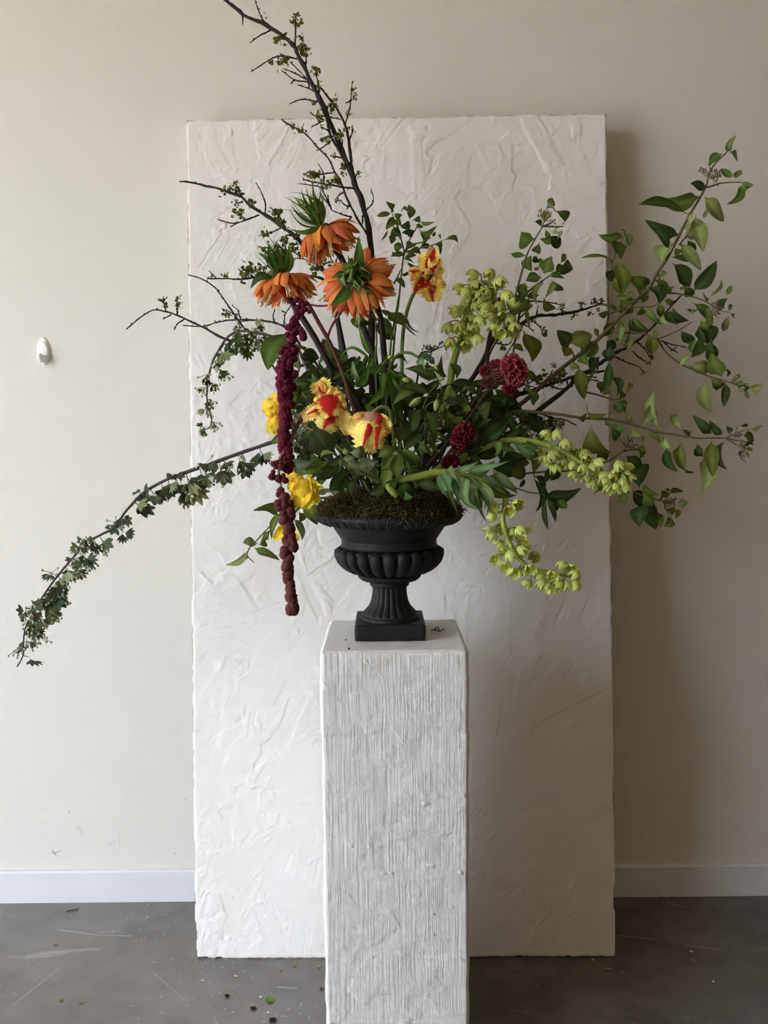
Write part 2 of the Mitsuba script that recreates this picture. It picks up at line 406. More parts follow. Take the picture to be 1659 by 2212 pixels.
plb = lumpy_block(np.array([0, 0, PED_TOP + (pl_top - PED_TOP) / 2 + 0.001]), np.array([PL / 2, PL / 2, (pl_top - PED_TOP) / 2]), 0.0035, 0.006, lambda q, n: 0.0012 * (meshkit.fbm(q * 60, 3, 3) - 0.5))
urn_part('plinth', plb, True)
zt = pl_top
z_neck, z_disc, z_bowl, z_waist, z_rim = zat(1268), zat(1250), zat(1247), zat(1180), zat(1106)
# foot moulding + fluted stem
foot = [(0.0, zt - .002), (64 * s1, zt - .002), (64.5 * s1, zt + .004), (63 * s1, zt + .008), (59 * s1, zt + .010), (58 * s1, zt + .013), (0, zt + .013)]
urn_part('foot_ring', lathe(foot), 40)
zs0, zs1 = zt + .010, zat(1262)
sp = np.array([(0, 58), (.06, 57.5), (.12, 55), (.22, 49), (.36, 43), (.5, 40), (.66, 38), (.82, 37), (.94, 37), (1, 37.5)])
sp = curve(np.stack([sp[:, 1] * s1, zs0 + sp[:, 0] * (zs1 - zs0)], 1), 40)
NF = 20


def flute(th, z):
    t = np.clip((z - zs0) / (zs1 - zs0), 0, 1)
    w = np.clip(t / 0.06, 0, 1) * np.clip((1 - t) / 0.05, 0, 1)
    return 1 - 0.075 * w * (1 - np.abs(np.sin(th * NF / 2)) ** 0.6)


urn_part('fluted_stem', lathe(sp, 200, flute), 50)
col = [(0, zs1 - .004), (39 * s1, zs1 - .004), (42 * s1, zs1), (43 * s1, zs1 + 5 * s1), (41 * s1, zs1 + 9 * s1), (42 * s1, zs1 + 10 * s1), (60 * s1, zs1 + 11.5 * s1), (67 * s1, zs1 + 17 * s1), (68.5 * s1, zs1 + 22 * s1),
       (66 * s1, zs1 + 26 * s1), (60 * s1, zs1 + 29 * s1), (0, zs1 + 29 * s1)]
urn_part('collar', lathe(col), 40)
# bowl core behind the lobes, then 24 lobes
zb0, zb1 = zs1 + 26 * s1, zat(1181)
core = curve([(60 * s1, zb0), (88 * s1, zb0 + 12 * s1), (106 * s1, zb0 + 34 * s1), (108 * s1, zb0 + 52 * s1), (99 * s1, zb1 - 3 * s1), (99 * s1, zb1 + 2 * s1)], 30)
urn_part('bowl', lathe(np.vstack([[(0, zb0)], core, [(0, zb1 + 2 * s1)]])), 50)
NL = 24
for k in range(NL):
    prof = curve([(58 * s1, zb0 + 2 * s1), (86 * s1, zb0 + 12 * s1), (106 * s1, zb0 + 32 * s1), (108.5 * s1, zb0 + 48 * s1), (103 * s1, zb1 - 9 * s1), (95 * s1, zb1 - 3 * s1)], 18)
    nrm = np.gradient(prof, axis=0)
    nrm = np.stack([nrm[:, 1], -nrm[:, 0]], 1)
    nrm /= np.linalg.norm(nrm, axis=1, keepdims=True)
    tt = np.linspace(0, 1, len(prof))
    wdt = np.clip(np.sin(np.pi * np.clip(tt * 0.92 + 0.06, 0, 1)) ** 0.35, 0, 1)
    ang = np.linspace(-1, 1, 11)
    th = k * 2 * math.pi / NL
    hgt = 10.5 * s1 * (np.clip(1 - ang ** 2, 0, 1) ** 0.6)[None, :] * wdt[:, None] - 1.5 * s1
    rr = prof[:, 0][:, None] + nrm[:, 0][:, None] * hgt
    zz = prof[:, 1][:, None] + nrm[:, 1][:, None] * hgt
    lat = ang[None, :] * (prof[:, 0] * math.pi / NL * 0.985 * np.maximum(wdt, 0.35))[:, None]
    v = np.stack([rr * math.cos(th) - lat * math.sin(th), rr * math.sin(th) + lat * math.cos(th), zz], -1)
    q = grid_faces(len(prof), 11, True)
    urn_part('lobe', trimesh.Trimesh(v.reshape(-1, 3), np.vstack([q[:, [0, 1, 2]], q[:, [0, 2, 3]]]), process=False), True)
# flaring neck and rolled rim
zn0, zn1 = zb1, zat(1130)
neck = curve([(99 * s1, zn0 - 1 * s1), (104 * s1, zn0 + 3 * s1), (102 * s1, zn0 + 6 * s1), (101.5 * s1, zn0 + 14 * s1), (104 * s1, zn0 + 30 * s1), (112 * s1, zn0 + 44 * s1), (124 * s1, zn1 - 1 * s1), (130 * s1, zn1 + 1 * s1)], 40)
urn_part('neck', lathe(neck), 50)
lip_o = curve([(128 * s1, zn1), (136 * s1, zn1 + 1 * s1), (147 * s1, zn1 + 6 * s1), (155 * s1, zn1 + 14 * s1), (155 * s1, zn1 + 21 * s1), (149 * s1, zn1 + 27 * s1), (138 * s1, zn1 + 31 * s1)], 30)
lip_i = np.array([(128 * s1, zn1 + 27 * s1), (122 * s1, zn1 + 6 * s1), (118 * s1, zn1 - 8 * s1), (95 * s1, zn0 + 8 * s1), (0, zn0 + 4 * s1)])
urn_part('rim', lathe(np.vstack([lip_o, lip_i])), 50)
RIM_Z = zn1 + 28 * s1
# egg pattern round the rim: raised drop loops, each its own piece
def tube_mesh(pts, rad, sides=6, cap=True):
    p = np.asarray(pts, float)
    rad = np.broadcast_to(np.asarray(rad, float), (len(p),))
    t = np.gradient(p, axis=0)
    t /= np.linalg.norm(t, axis=1, keepdims=True) + 1e-12
    a = np.zeros_like(p)
    ref = np.array([0.31, -0.9, 0.27])
    a0 = np.cross(t[0], ref); a0 /= np.linalg.norm(a0) + 1e-12
    for i in range(len(p)):
        a0 = a0 - t[i] * np.dot(a0, t[i])
        a0 /= np.linalg.norm(a0) + 1e-12
        a[i] = a0
    b = np.cross(t, a)
    g = np.arange(sides) * 2 * math.pi / sides
    v = p[:, None] + rad[:, None, None] * (np.cos(g)[None, :, None] * a[:, None] + np.sin(g)[None, :, None] * b[:, None])
    n = len(p)
    i, j = np.meshgrid(np.arange(n - 1), np.arange(sides), indexing='ij')
    q = np.stack([i * sides + j, i * sides + (j + 1) % sides, (i + 1) * sides + (j + 1) % sides, (i + 1) * sides + j], -1).reshape(-1, 4)
    f = np.vstack([q[:, [0, 1, 2]], q[:, [0, 2, 3]]])
    v = v.reshape(-1, 3)
    if cap:
        v = np.vstack([v, p[0], p[-1]])
        j = np.arange(sides)
        f = np.vstack([f, np.stack([(j + 1) % sides, j, j * 0 + n * sides], 1), np.stack([(n - 1) * sides + j, (n - 1) * sides + (j + 1) % sides, j * 0 + n * sides + 1], 1)])
    return trimesh.Trimesh(v, f, process=False)


def on_lip(th, t):
    """A point on the lip, t from 0 at its underside to 1 at its inner edge."""
    x = t * (len(lip_o) - 1)
    i = int(np.clip(math.floor(x), 0, len(lip_o) - 2))
    r, z = lip_o[i] * (1 - x + i) + lip_o[i + 1] * (x - i)
    return np.array([r * math.cos(th), r * math.sin(th), z])


for k in range(25):
    th = (k + 0.5) * 2 * math.pi / 25
    for w, s in ((0.085, 1.0), (0.05, 0.72)):
        loop = [on_lip(th + w * math.cos(a), 0.58 - 0.42 * s * math.sin(a)) for a in np.linspace(0.1, math.pi - 0.1, 11)]
        loop = [on_lip(th + w * 0.9, 0.9)] + loop + [on_lip(th - w * 0.9, 0.9)]
        urn_part('egg_moulding', tube_mesh(loop, 1.5 * s1, 6), True)

# ================================================================ the flowers and branches
def vcol(rough, spec=0.5, bump=None, bs=0, **k):
    return dif_b({'type': 'principled', 'base_color': proc(tint), 'roughness': rough, 'specular': spec, **k}, bump, bs)


def dif_b(b, bump, bs):
    if bump:
        b = {'type': 'bumpmap', 'arbitrary': proc(bump), 'scale': bs, 'bsdf': b}
    return {'type': 'twosided', 'bsdf': b}


def thin(rough, trans):
    return {'type': 'principledthin', 'base_color': proc(tint), 'roughness': rough, 'diff_trans': trans, 'eta': 1.4}


scene['mat_leaf'] = thin(0.42, 0.55)
scene['mat_petal'] = thin(0.6, 0.6)
scene['mat_stem'] = vcol(0.6, 0.22)
scene['mat_bark'] = vcol(0.8, 0.12, lambda p, n, uv: fbm(p.x * 500, p.y * 500, p.z * 260, 2), 0.0012)
scene['mat_velvet'] = vcol(0.9, 0.15, lambda p, n, uv: noise(p.x * 1500, p.y * 1500, p.z * 1500), 0.0007, sheen=0.6)
RNG = np.random.default_rng(11)
ZB = URN_Z
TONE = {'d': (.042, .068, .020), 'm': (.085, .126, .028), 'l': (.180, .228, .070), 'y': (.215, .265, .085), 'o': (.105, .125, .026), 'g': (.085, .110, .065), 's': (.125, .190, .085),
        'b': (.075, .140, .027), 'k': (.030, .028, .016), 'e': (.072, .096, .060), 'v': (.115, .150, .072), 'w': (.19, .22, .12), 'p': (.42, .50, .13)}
OLD = {'d': .0, 'm': .3, 'l': .4, 'y': .6, 'o': .9}


def unit(v):
    return v / (np.linalg.norm(v) + 1e-12)


class Map:
    """Reads positions off an enlarged view of the photograph: (x, y) there -> pixels of the photograph."""
    def __init__(s, ox, oy, k):
        s.o, s.k = np.array([ox, oy], float), k

    def __call__(s, p):
        return s.o + np.asarray(p, float)[..., :2] * s.k


ID = Map(0, 0, 1)
Z1, Z2, Z3, Z4, Z5, Z8 = Map(380, 0, .3134), Map(500, 400, .2773), Map(250, 380, .27125), Map(540, 700, .2049), Map(0, 930, .3858), Map(860, 540, .1808)
B1, B2, B3, B4 = Map(1080, 400, .1929), Map(1300, 280, .217), Map(1180, 690, .2887), Map(900, 860, .2411)
C1, C2, C3, C4, C5, C6, C7 = Map(600, 640, .14467), Map(760, 640, .14467), Map(640, 880, .1567), Map(840, 820, .1326), Map(1020, 800, .1326), Map(800, 420, .12055), Map(560, 820, .0964)
S6 = Map(480, 1000, .1627)


def part(parent, name, v, f, c, mat, smooth=True):
    return add(f'{parent}__{name}', (v, f), mat, smooth, color=np.clip(np.broadcast_to(c, v.shape), 0, 1))


def tube(parent, name, pts3, r0, r1, col, mat='mat_stem', sides=7, n=None, knots=0.0, taper=1.0):
    n = n or max(6, 4 * len(pts3))
    c = curve(pts3, n) if len(pts3) > 2 else np.linspace(pts3[0], pts3[1], n)
    t = np.linspace(0, 1, len(c)) ** taper
    r = r0 + (r1 - r0) * t
    if knots:
        r = r * (1 + knots * (RNG.random(len(c)) - 0.4))
        c = c + (RNG.random(c.shape) - 0.5) * r[:, None] * knots * 0.9
    m = tube_mesh(c, r, sides)
    v = np.asarray(m.vertices)
    sh = 0.85 + 0.3 * meshkit.noise(v * 120, 3)[:, None]
    if np.ndim(col) == 2:
        i = np.minimum(np.arange(len(v)) // sides, len(c) - 1) / (len(c) - 1)
        cc = np.asarray(col[0]) * (1 - i[:, None]) + np.asarray(col[1]) * i[:, None]
    else:
        cc = np.asarray(col)
    return part(parent, name, v, np.asarray(m.faces), cc * sh, mat)


SHAPES_ = {
    'ell': lambda t: np.sin(np.pi * t ** 0.85) ** 0.85,
    'obo': lambda t: np.sin(np.pi * t ** 1.35) ** 0.8,
    'lan': lambda t: np.sin(np.pi * t ** 0.65) ** 1.15,
    'ova': lambda t: np.sin(np.pi * t ** 0.6) ** 0.8,
    'strap': lambda t: np.clip(t / 0.12, 0.25, 1) ** 0.5 * np.clip((1 - t) / 0.75, 0, 1) ** 0.62,
    'lobe': lambda t: np.sin(np.pi * t ** 1.15) ** 0.6 * (0.72 + 0.42 * np.cos(2 * np.pi * (2.4 * t - 0.36))),
}


def leaf_geo(b, t, w, tone, kind='ell', roll=None, bend=None, fold=0.25, pet=0.09, n=11, toward=None, wave=0.10, vein=True, side=None, m=5):
    """A leaf from b to t (points in the world), w wide: (vertices, faces, colours)."""
    b, t = np.asarray(b, float), np.asarray(t, float)
    L = np.linalg.norm(t - b)
    ax = (t - b) / (L + 1e-9)
    toward = unit(CAM - b) if toward is None else toward
    nrm = unit(toward - ax * np.dot(toward, ax))
    lat = np.cross(ax, nrm)
    roll = RNG.normal(0, 0.45) if roll is None else roll
    bend = RNG.normal(0.15, 0.12) if bend is None else bend
    side = RNG.normal(0, 0.11) if side is None else side
    w = 1.1 * w / max(0.72, abs(math.cos(roll)))
    s = np.linspace(0, 1, n)
    rl = (roll + RNG.normal(0, .45) * (s - .4))[:, None]
    nr, lr = nrm * np.cos(rl) + lat * np.sin(rl), lat * np.cos(rl) - nrm * np.sin(rl)
    q = np.clip((s - pet) / (1 - pet), 0, 1)
    half = np.maximum(w / 2 * SHAPES_[kind](q), w * 0.025 * (s < 0.97))
    mid = b + ax * (s * L)[:, None] + nr * (bend * L * np.sin(np.pi * s) * 0.9)[:, None] + lr * (side * L * np.sin(np.pi * s))[:, None]
    u = np.linspace(-1, 1, m)
    ph = RNG.random() * 6
    lift = fold * np.abs(u)[None, :] * half[:, None] + wave * half[:, None] * (u ** 2)[None, :] * np.sin(9 * s + ph)[:, None] * np.sign(u)[None, :]
    v = mid[:, None] + lr[:, None] * (u[None, :] * half[:, None])[..., None] + nr[:, None] * lift[..., None]
    base = np.array(TONE[tone] if isinstance(tone, str) else tone) * (0.82 + 0.36 * RNG.random())
    base = base * np.array([1 + 0.22 * (RNG.random() - 0.5), 1, 1 + 0.2 * (RNG.random() - 0.5)])
    c = np.ones((n, m, 3)) * base
    if vein:
        c[:, m // 2] = c[:, m // 2] * 1.45 + 0.012
        if m > 5:
            c *= (1 + .5 * np.clip(np.cos(2 * np.pi * (9 * s[:, None] - 1.5 * np.abs(u)[None, :])) * 2.2 - 1.3, 0, 1))[..., None]
        else:
            c[::2, [1, 3]] *= 1.12
        c[:, [0, -1]] *= 0.92
        c *= (0.86 + 0.25 * (1 - s))[:, None, None]
    return v.reshape(-1, 3), grid_faces(n, m), c.reshape(-1, 3)


def near(stem, p):
    """Depth of the stem (x, y, z) at its point nearest to pixel p."""
    d = np.hypot(stem[:, 0] - p[0], stem[:, 1] - p[1])
    return stem[np.argmin(d), 2]


def stem_px(pts, mp, z0, z1, root=None, n=60):
    """Pixels of a stem, base first, with depths from z0 to z1: an (n, 3) array."""
    p = mp(np.array(pts, float))
    if root is not None:
        p = np.vstack([[root], p])
    c = curve(np.hstack([p, np.zeros((len(p), 1))]), n) if len(p) > 2 else np.linspace([*p[0], 0], [*p[1], 0], n)
    L = np.r_[0, np.cumsum(np.hypot(*np.diff(c[:, :2], axis=0).T))]
    c[:, 2] = z0 + (z1 - z0) * L / L[-1]
    return c


def to3(c):
    return np.array([P(x, y, z) for x, y, z in c])


def stem(parent, name, c, w0, w1, col, mat='mat_stem', sides=7, knots=0.0, taper=1.0, step=2, bud=None):
    """c: (n, 3) pixels and depth; w0, w1 widths in pixels."""
    s = c[:, 2].mean() / F
    cc = c[::step] if (len(c) - 1) % step == 0 else np.vstack([c[::step], c[-1:]])
    p = to3(cc)
    t = np.linspace(0, 1, len(p)) ** taper
    r = (w0 + (w1 - w0) * t) / 2 * s
    if knots:
        r = r * (1 + knots * (RNG.random(len(p)) - 0.35))
        p = p + (RNG.random(p.shape) - 0.5) * r[:, None] * knots
    m = tube_mesh(p, r, sides)
    v = np.asarray(m.vertices)
    sh = 0.8 + 0.4 * meshkit.noise(v * 140, 3)[:, None]
    cl = np.asarray(col, float)
    if cl.ndim == 2:
        i = np.minimum(np.arange(len(v)) // sides, len(p) - 1) / (len(p) - 1)
        cl = cl[0] * (1 - i[:, None]) + cl[1] * i[:, None]
    part(parent, name, *join([(v, np.asarray(m.faces), cl * sh)] + (buds(c, *bud) if bud else [])), mat)
    return c


def nums(s):
    return [x.split() for x in s.replace('\n', ' ').split(',') if x.strip()]


def leaves(parent, data, mp, ref, kind='ell', dz=0.02, roll=None, name='leaf', kinds=None, **k):
    """data: 'x0 y0 x1 y1 width tone' per leaf, from its stalk to its tip; ref: stem arrays that give the depth, or a depth."""
    for a in nums(data):
        b, t = mp((float(a[0]), float(a[1]))), mp((float(a[2]), float(a[3])))
        w = float(a[4]) * mp.k
        kd = a[6] if len(a) > 6 else ('ell' if kind == 'ova' and RNG.random() < .55 else kind)
        z = ref if np.isscalar(ref) else near(ref, b)
        z0 = z + (RNG.normal(0, 0.006) if not np.isscalar(ref) else RNG.normal(0, dz * 0.6))
        z1 = z0 + RNG.normal(0, dz)
        v, f, c = leaf_geo(P(*b, z0), P(*t, z1), w * z0 / F, a[5], kd, roll=roll, **k)
        part(parent, name, v, f, c, 'mat_leaf')


def bead_geo(c, r, sub=1):
    m = trimesh.creation.icosphere(sub, r)
    return np.asarray(m.vertices) + c, np.asarray(m.faces)


def join(gs):
    vs, fs, cs, k = [], [], [], 0
    for v, f, c in gs:
        f = np.asarray(f)
        if f.shape[1] == 4:
            f = np.vstack([f[:, [0, 1, 2]], f[:, [0, 2, 3]]])
        vs.append(v); fs.append(f + k); cs.append(np.broadcast_to(c, v.shape)); k += len(v)
    return np.vstack(vs), np.vstack(fs), np.vstack(cs)


# ---------------------------------------------------------------- moss in the urn
def moss():
    rng = np.random.default_rng(5)
    g = []
    nr_, nt = 14, 72
    rr, th = np.meshgrid(np.linspace(0, 1, nr_), np.linspace(0, 2 * math.pi, nt, endpoint=False), indexing='ij')
    R = 150 * s1
    x, y = R * rr * np.cos(th), R * rr * np.sin(th)
    z = RIM_Z - 0.003 + 0.030 * (1 - rr ** 4) + 0.022 * np.sqrt(np.clip(1 - rr, 0, 1))
    p = np.stack([x + UC[0], y + UC[1], z], -1)
    p += (meshkit.fbm(p * 55, 3, 4)[..., None] - 0.5) * np.array([0.01, 0.01, 0.022])
    p[..., 2] = np.where(rr > 0.97, p[..., 2] - 0.004, p[..., 2])
    i, j = np.meshgrid(np.arange(nr_ - 1), np.arange(nt), indexing='ij')
    q = np.stack([i * nt + j, (i + 1) * nt + j, (i + 1) * nt + (j + 1) % nt, i * nt + (j + 1) % nt], -1).reshape(-1, 4)
    g.append((p.reshape(-1, 3), q, np.array([.018, .018, .009])))
    N = 12000
    t = rng.uniform(0, 2 * math.pi, N)
    rad = R * np.sqrt(rng.uniform(0.25, 1.06, N))
    zz = RIM_Z - 0.003 + 0.030 * (1 - np.clip(rad / R, 0, 1) ** 4) + 0.020 * np.sqrt(np.clip(1 - rad / R, 0, 1)) + rng.uniform(-.006, .008, N)
    root = np.stack([UC[0] + rad * np.cos(t), UC[1] + rad * np.sin(t), zz], -1)
    d = rng.normal(0, 1, (N, 3)) + np.stack([np.cos(t), np.sin(t), t * 0 + 0.5], -1) * 0.7
    d /= np.linalg.norm(d, axis=1, keepdims=True)
    L = rng.uniform(0.006, 0.022, N)[:, None]
    sd = np.cross(d, rng.normal(0, 1, (N, 3)))
    sd *= (rng.uniform(0.0005, 0.0011, N) / np.linalg.norm(sd, axis=1))[:, None]
    mid = root + d * L * 0.55 + rng.normal(0, 1, (N, 3)) * L * 0.12
    tip = root + d * L + rng.normal(0, 1, (N, 3)) * L * 0.25
    v = np.stack([root - sd, root + sd, mid + sd, mid - sd, tip], 1).reshape(-1, 3)
    k = np.arange(N)[:, None] * 5
    f = np.vstack([k + [[0, 1, 2]], k + [[0, 2, 3]], k + [[3, 2, 4]]])
    mixc = rng.random((N, 1))
    c = np.array([.050, .046, .016]) * mixc + np.array([.062, .042, .026]) * (1 - mixc)
    c = c * rng.uniform(0.6, 2.8, (N, 1))
    g.append((v, f, np.repeat(c, 5, 0)))
    v, f, c = join(g)
    add('moss', (v, f), 'mat_leaf', False, color=np.clip(c, 0, 1), label='brown and green moss packed over the mouth of the black urn', category='moss', kind='stuff')


moss()
ROOT = lambda dx=0, dy=0: np.array([843.0 + dx, 1072.0 + dy])

# ---------------------------------------------------------------- bare elm branches with seed clusters
BARK = (.030, .025, .024)
SEED = np.array([.155, .170, .055])


def seeds(parent, p, z, size=20, name='seed_cluster', col=SEED, long=None):
    """A tuft of papery round seeds round pixel p."""
    k = z / F
    g = []
    for i in range(int(9 + size * 0.45)):
        o = RNG.normal(0, 0.26, 3) * size * k
        if long is not None:
            o = o + np.array([long[0], 0, long[1]]) * k * RNG.uniform(-0.5, 0.5)
        cen = P(p[0], p[1], z) + o
        nn = unit(RNG.normal(0, 1, 3))
        a = unit(np.cross(nn, RNG.normal(0, 1, 3))); b = np.cross(nn, a)
        r = size * k * RNG.uniform(0.16, 0.27)
        th = np.arange(7) * 2 * math.pi / 7
        v = np.vstack([cen + nn * r * 0.35, cen + r * (np.cos(th)[:, None] * a + 0.75 * np.sin(th)[:, None] * b)])
        f = np.array([[0, 1 + j, 1 + (j + 1) % 7] for j in range(7)])
        cc = col * RNG.uniform(0.6, 1.35) * np.array([1, 1, RNG.uniform(.7, 1.2)])
        g.append((v, f, np.vstack([[cc * 0.55], np.tile(cc, (7, 1))])))
    v, f, c = join(g)
    part(parent, name, v, f, c, 'mat_petal')


def buds(c, every=26, size=3.2):
    """Little knots of buds along a twig, to be joined to its mesh."""
    g, acc = [], every * RNG.random()
    for i in range(1, len(c)):
        acc += np.hypot(*(c[i, :2] - c[i - 1, :2]))
        if acc > every:
            acc = RNG.uniform(-0.4, 0.3) * every
            k = c[i, 2] / F
            v, f = bead_geo([0, 0, 0], size * 0.5 * k * RNG.uniform(.6, 1.1))
            v = v * np.array([1, 1, 1.5]) + P(c[i, 0] + RNG.choice([-1, 1]) * size * 0.5, c[i, 1] - size * 0.4, c[i, 2])
            g.append((v, f, np.array(BARK) * 1.3))
    return g


def elm(label, main, twigs, clusters, mp, z0, z1, w0, w1, root=None, tw=3.4, group=None, knots=0.5, col=BARK):
    t = thing('elm_branch', label, 'branch', group)
    c = stem(t, 'stem', stem_px(main, mp, z0, z1, root, 100), w0, w1, col, 'mat_bark', 8, knots, 0.8, bud=(30, 3.6))
    refs = [c]
    for w in twigs:
        ww, wide = (w, tw) if not isinstance(w[-1], (int, float)) else (w[:-1], w[-1])
        zz = near(np.vstack(refs), mp(ww[0]))
        tc = stem_px(ww, mp, zz, zz + RNG.normal(0, 0.03), None, 24)
        stem(t, 'twig', tc, wide, wide * 0.55, np.array(col) * 1.05, 'mat_bark', 6, knots, 1.0, 1, (16, 3.0))
        refs.append(tc)
    R_ = np.vstack(refs)
    for q in clusters:
        p = mp(q[:2])
        seeds(t, p, near(R_, p) - 0.004, q[2] if len(q) > 2 else 18, long=q[3:5] if len(q) > 4 else None)
    return t, R_


elm('tall dark elm branch rising past the top of the picture, with green seed clusters',
    [(1350, 2600), (1352, 2250), (1350, 1900), (1345, 1720), (1320, 1540), (1285, 1400), (1240, 1280), (1200, 1170), (1130, 1000), (1060, 840), (1000, 690), (940, 590), (890, 470), (835, 370), (815, 320), (740, 250), (660, 200), (590, 155), (480, 115), (420, 60), (340, 0), (280, -45)],
    [[(600, 150), (565, 60), (540, -10)], [(462, 110), (460, 170)], [(655, 208), (570, 250), (510, 295)], [(820, 320), (825, 180), (828, 90)], [(893, 470), (897, 390), (880, 300), (855, 258)],
     [(835, 405), (720, 387), (640, 415), (515, 497)], [(918, 600), (910, 560), (870, 510), (785, 425)], [(905, 550), (820, 505), (745, 475)], [(920, 568), (880, 560), (815, 550), (730, 488)], [(815, 550), (790, 580)], [(965, 635), (915, 610), (840, 585)],
     [(985, 700), (870, 685), (783, 717)], [(985, 640), (985, 580), (970, 530), (965, 480)],
     [(1215, 1170), (1205, 1080), (1190, 960), (1165, 860), (1115, 760), (1050, 670), (1000, 610), (955, 590), 6.5], [(1165, 860), (1195, 760), (1205, 690), (1215, 568)], [(1195, 965), (1218, 905), (1212, 870)], [(1205, 695), (1172, 710)],
     [(1175, 1130), (1110, 1010), (1060, 920), (1040, 830), (1010, 740), (978, 640), 6.5], [(1025, 800), (960, 800), (925, 772)], [(1020, 830), (975, 855), (932, 876)], [(1068, 970), (1020, 1010), (968, 1040)], [(1060, 905), (1020, 885)], [(1085, 940), (1030, 945), (990, 968)],
     [(1150, 1090), (1100, 1080), (1068, 1076)], [(1145, 1000), (1148, 960)], [(1240, 1215), (1255, 1190)], [(1240, 1300), (1150, 1290), (1070, 1275), (950, 1255), (875, 1236), 4.5], [(1035, 805), (1085, 812), (1140, 825)],
     [(1285, 1545), (1295, 1470), (1360, 1390), (1345, 1298)], [(1340, 1650), (1270, 1540), (1210, 1430), (1160, 1320), (1130, 1240), (1090, 1180), (1050, 1090), (980, 1020), (920, 950), (870, 905), (790, 865), (735, 828), 5.0],
     [(1090, 1190), (1010, 1200), (975, 1210)], [(1020, 1255), (1015, 1190), (985, 1135)], [(1160, 1320), (1120, 1350), (1100, 1375)], [(1195, 1425), (1160, 1410), (1135, 1380)], [(1180, 1440), (1200, 1390)], [(1210, 1495), (1150, 1480), (1075, 1450)],
     [(1075, 1450), (1030, 1350), (990, 1290), (920, 1275), (845, 1265)], [(1060, 1420), (1050, 1370), (1045, 1345)], [(1070, 1430), (990, 1330)], [(1210, 1495), (1130, 1600)]],
    [(832, 150, 22), (828, 102, 12), (855, 265, 14), (720, 275, 24), (595, 138, 15), (880, 345, 24), (730, 415, 25, 14, 0), (665, 427, 14), (965, 495, 20), (985, 590, 14), (1100, 685, 16), (1080, 745, 22), (1222, 655, 16, 0, 16), (1180, 785, 12), (1215, 890, 12), (950, 708, 13), (985, 795, 22), (1008, 880, 12),
     (1040, 970, 19), (1140, 930, 21), (1155, 1155, 22), (1263, 1190, 13), (965, 1215, 27), (920, 1206, 16), (1090, 1255, 24, 20, 0), (1050, 1282, 14), (860, 890, 18, 14, 0), (797, 866, 13), (1095, 1076, 11), (1110, 1378, 13), (1005, 1292, 12)],
    Z1, ZB + .02, ZB + .10, 14.5, 6, ROOT(-25), 3.2)

elm('elm branch reaching to the upper left of the orange crown imperials, dotted with seed clusters',
    [(800, 900), (780, 770), (740, 690), (640, 580), (560, 470), (480, 385), (400, 330), (270, 235), (150, 165), (80, 95), (-30, 50), (-110, 25), (-220, 0), (-330, -25), (-405, -28)],
    [[(215, 232), (130, 265), (60, 290), (-10, 295), (-100, 270), 4], [(50, 290), (-5, 325)], [(262, 225), (265, 150), (240, 70), (190, -20)], [(75, 95), (50, 20), (15, -25)], [(90, 130), (30, 143)], [(390, 330), (330, 360), (225, 388)], [(420, 340), (380, 255), (300, 170)], [(470, 390), (430, 395), (400, 450)],
     [(655, 590), (600, 560), (520, 540), (440, 505), (300, 510), (290, 460)], [(740, 690), (670, 630), (560, 575), (460, 570)], [(790, 770), (800, 680), (825, 560)], [(780, 765), (740, 745), (640, 715), (560, 715)], [(840, 665), (790, 600), (750, 520)], [(700, 640), (735, 610), (780, 600)]],
    [(-45, 45, 20, 26, 6), (20, -8, 14, 6, 10), (45, 20, 12), (60, 62, 18), (150, 133, 20), (30, 143, 13), (50, 220, 20, 8, 4), (75, 245, 15), (355, 225, 24, 4, 8), (370, 275, 22), (420, 335, 14), (268, 382, 22), (405, 420, 22, 0, 14), (270, 508, 22), (510, 405, 17), (490, 500, 26), (640, 650, 22), (440, 600, 16), (780, 640, 17), (735, 600, 14), (540, 560, 14)],
    Z2, ZB + .04, ZB + .17, 12, 3, ROOT(-40), 3.4)
elm('thin elm twig running level to the left from behind the lower left crown imperial',
    [(720, 640), (700, 606), (673, 597), (600, 596), (565, 597), (521, 603), (490, 602), (448, 602)],
    [[(545, 590), (570, 578), (590, 572)], [(468, 602), (458, 592), (452, 585)], [(545, 598), (536, 585)]],
    [(535, 580, 30, 8, 6), (527, 598, 22), (565, 582, 20), (556, 590, 16), (484, 594, 12), (492, 596, 10), (458, 596, 9)], ID, ZB + .12, ZB + .18, 7, 2.5, ROOT(-70), 2.8)
elm('thin dark twig slanting up from the hawthorn spray to the panel edge',
    [(560, 745), (527, 708), (505, 678), (483, 646), (462, 619), (434, 602), (407, 594)], [[(512, 688), (500, 676), (478, 667)], [(520, 692), (513, 670), (501, 660)]], [(493, 679, 16), (512, 681, 12), (515, 705, 14)], ID, ZB + .17, ZB + .26, 5, 2, ROOT(-110, -60), 2.5)
elm('long bare twig crossing the left panel edge, two seed clusters upright on it',
    [(690, 810), (640, 790), (575, 762), (535, 749), (481, 730), (445, 710), (413, 695), (383, 681), (358, 673), (331, 670), (299, 689), (273, 711)],
    [[(358, 673), (354, 651), (353, 640)], [(383, 681), (382, 665), (384, 643)], [(370, 680), (352, 689)], [(397, 690), (383, 700), (377, 712)]], [(354, 655, 19, 0, 10), (384, 656, 17, 0, 12)], ID, ZB + .06, ZB + .20, 7, 2.4, ROOT(-60), 3)
elm('bare twig lying close to the panel with two upright side shoots',
    [(690, 800), (649, 746), (630, 716), (613, 705), (589, 696), (543, 691), (500, 691), (467, 697), (437, 705), (395, 703)], [[(593, 697), (590, 683), (594, 667)], [(613, 705), (616, 680), (628, 660)], [(610, 672), (617, 676)], [(470, 697), (463, 693)], [(545, 691), (512, 696)]], [], ID, ZB + .10, 2.205, 6, 2.2, ROOT(-50), 3)

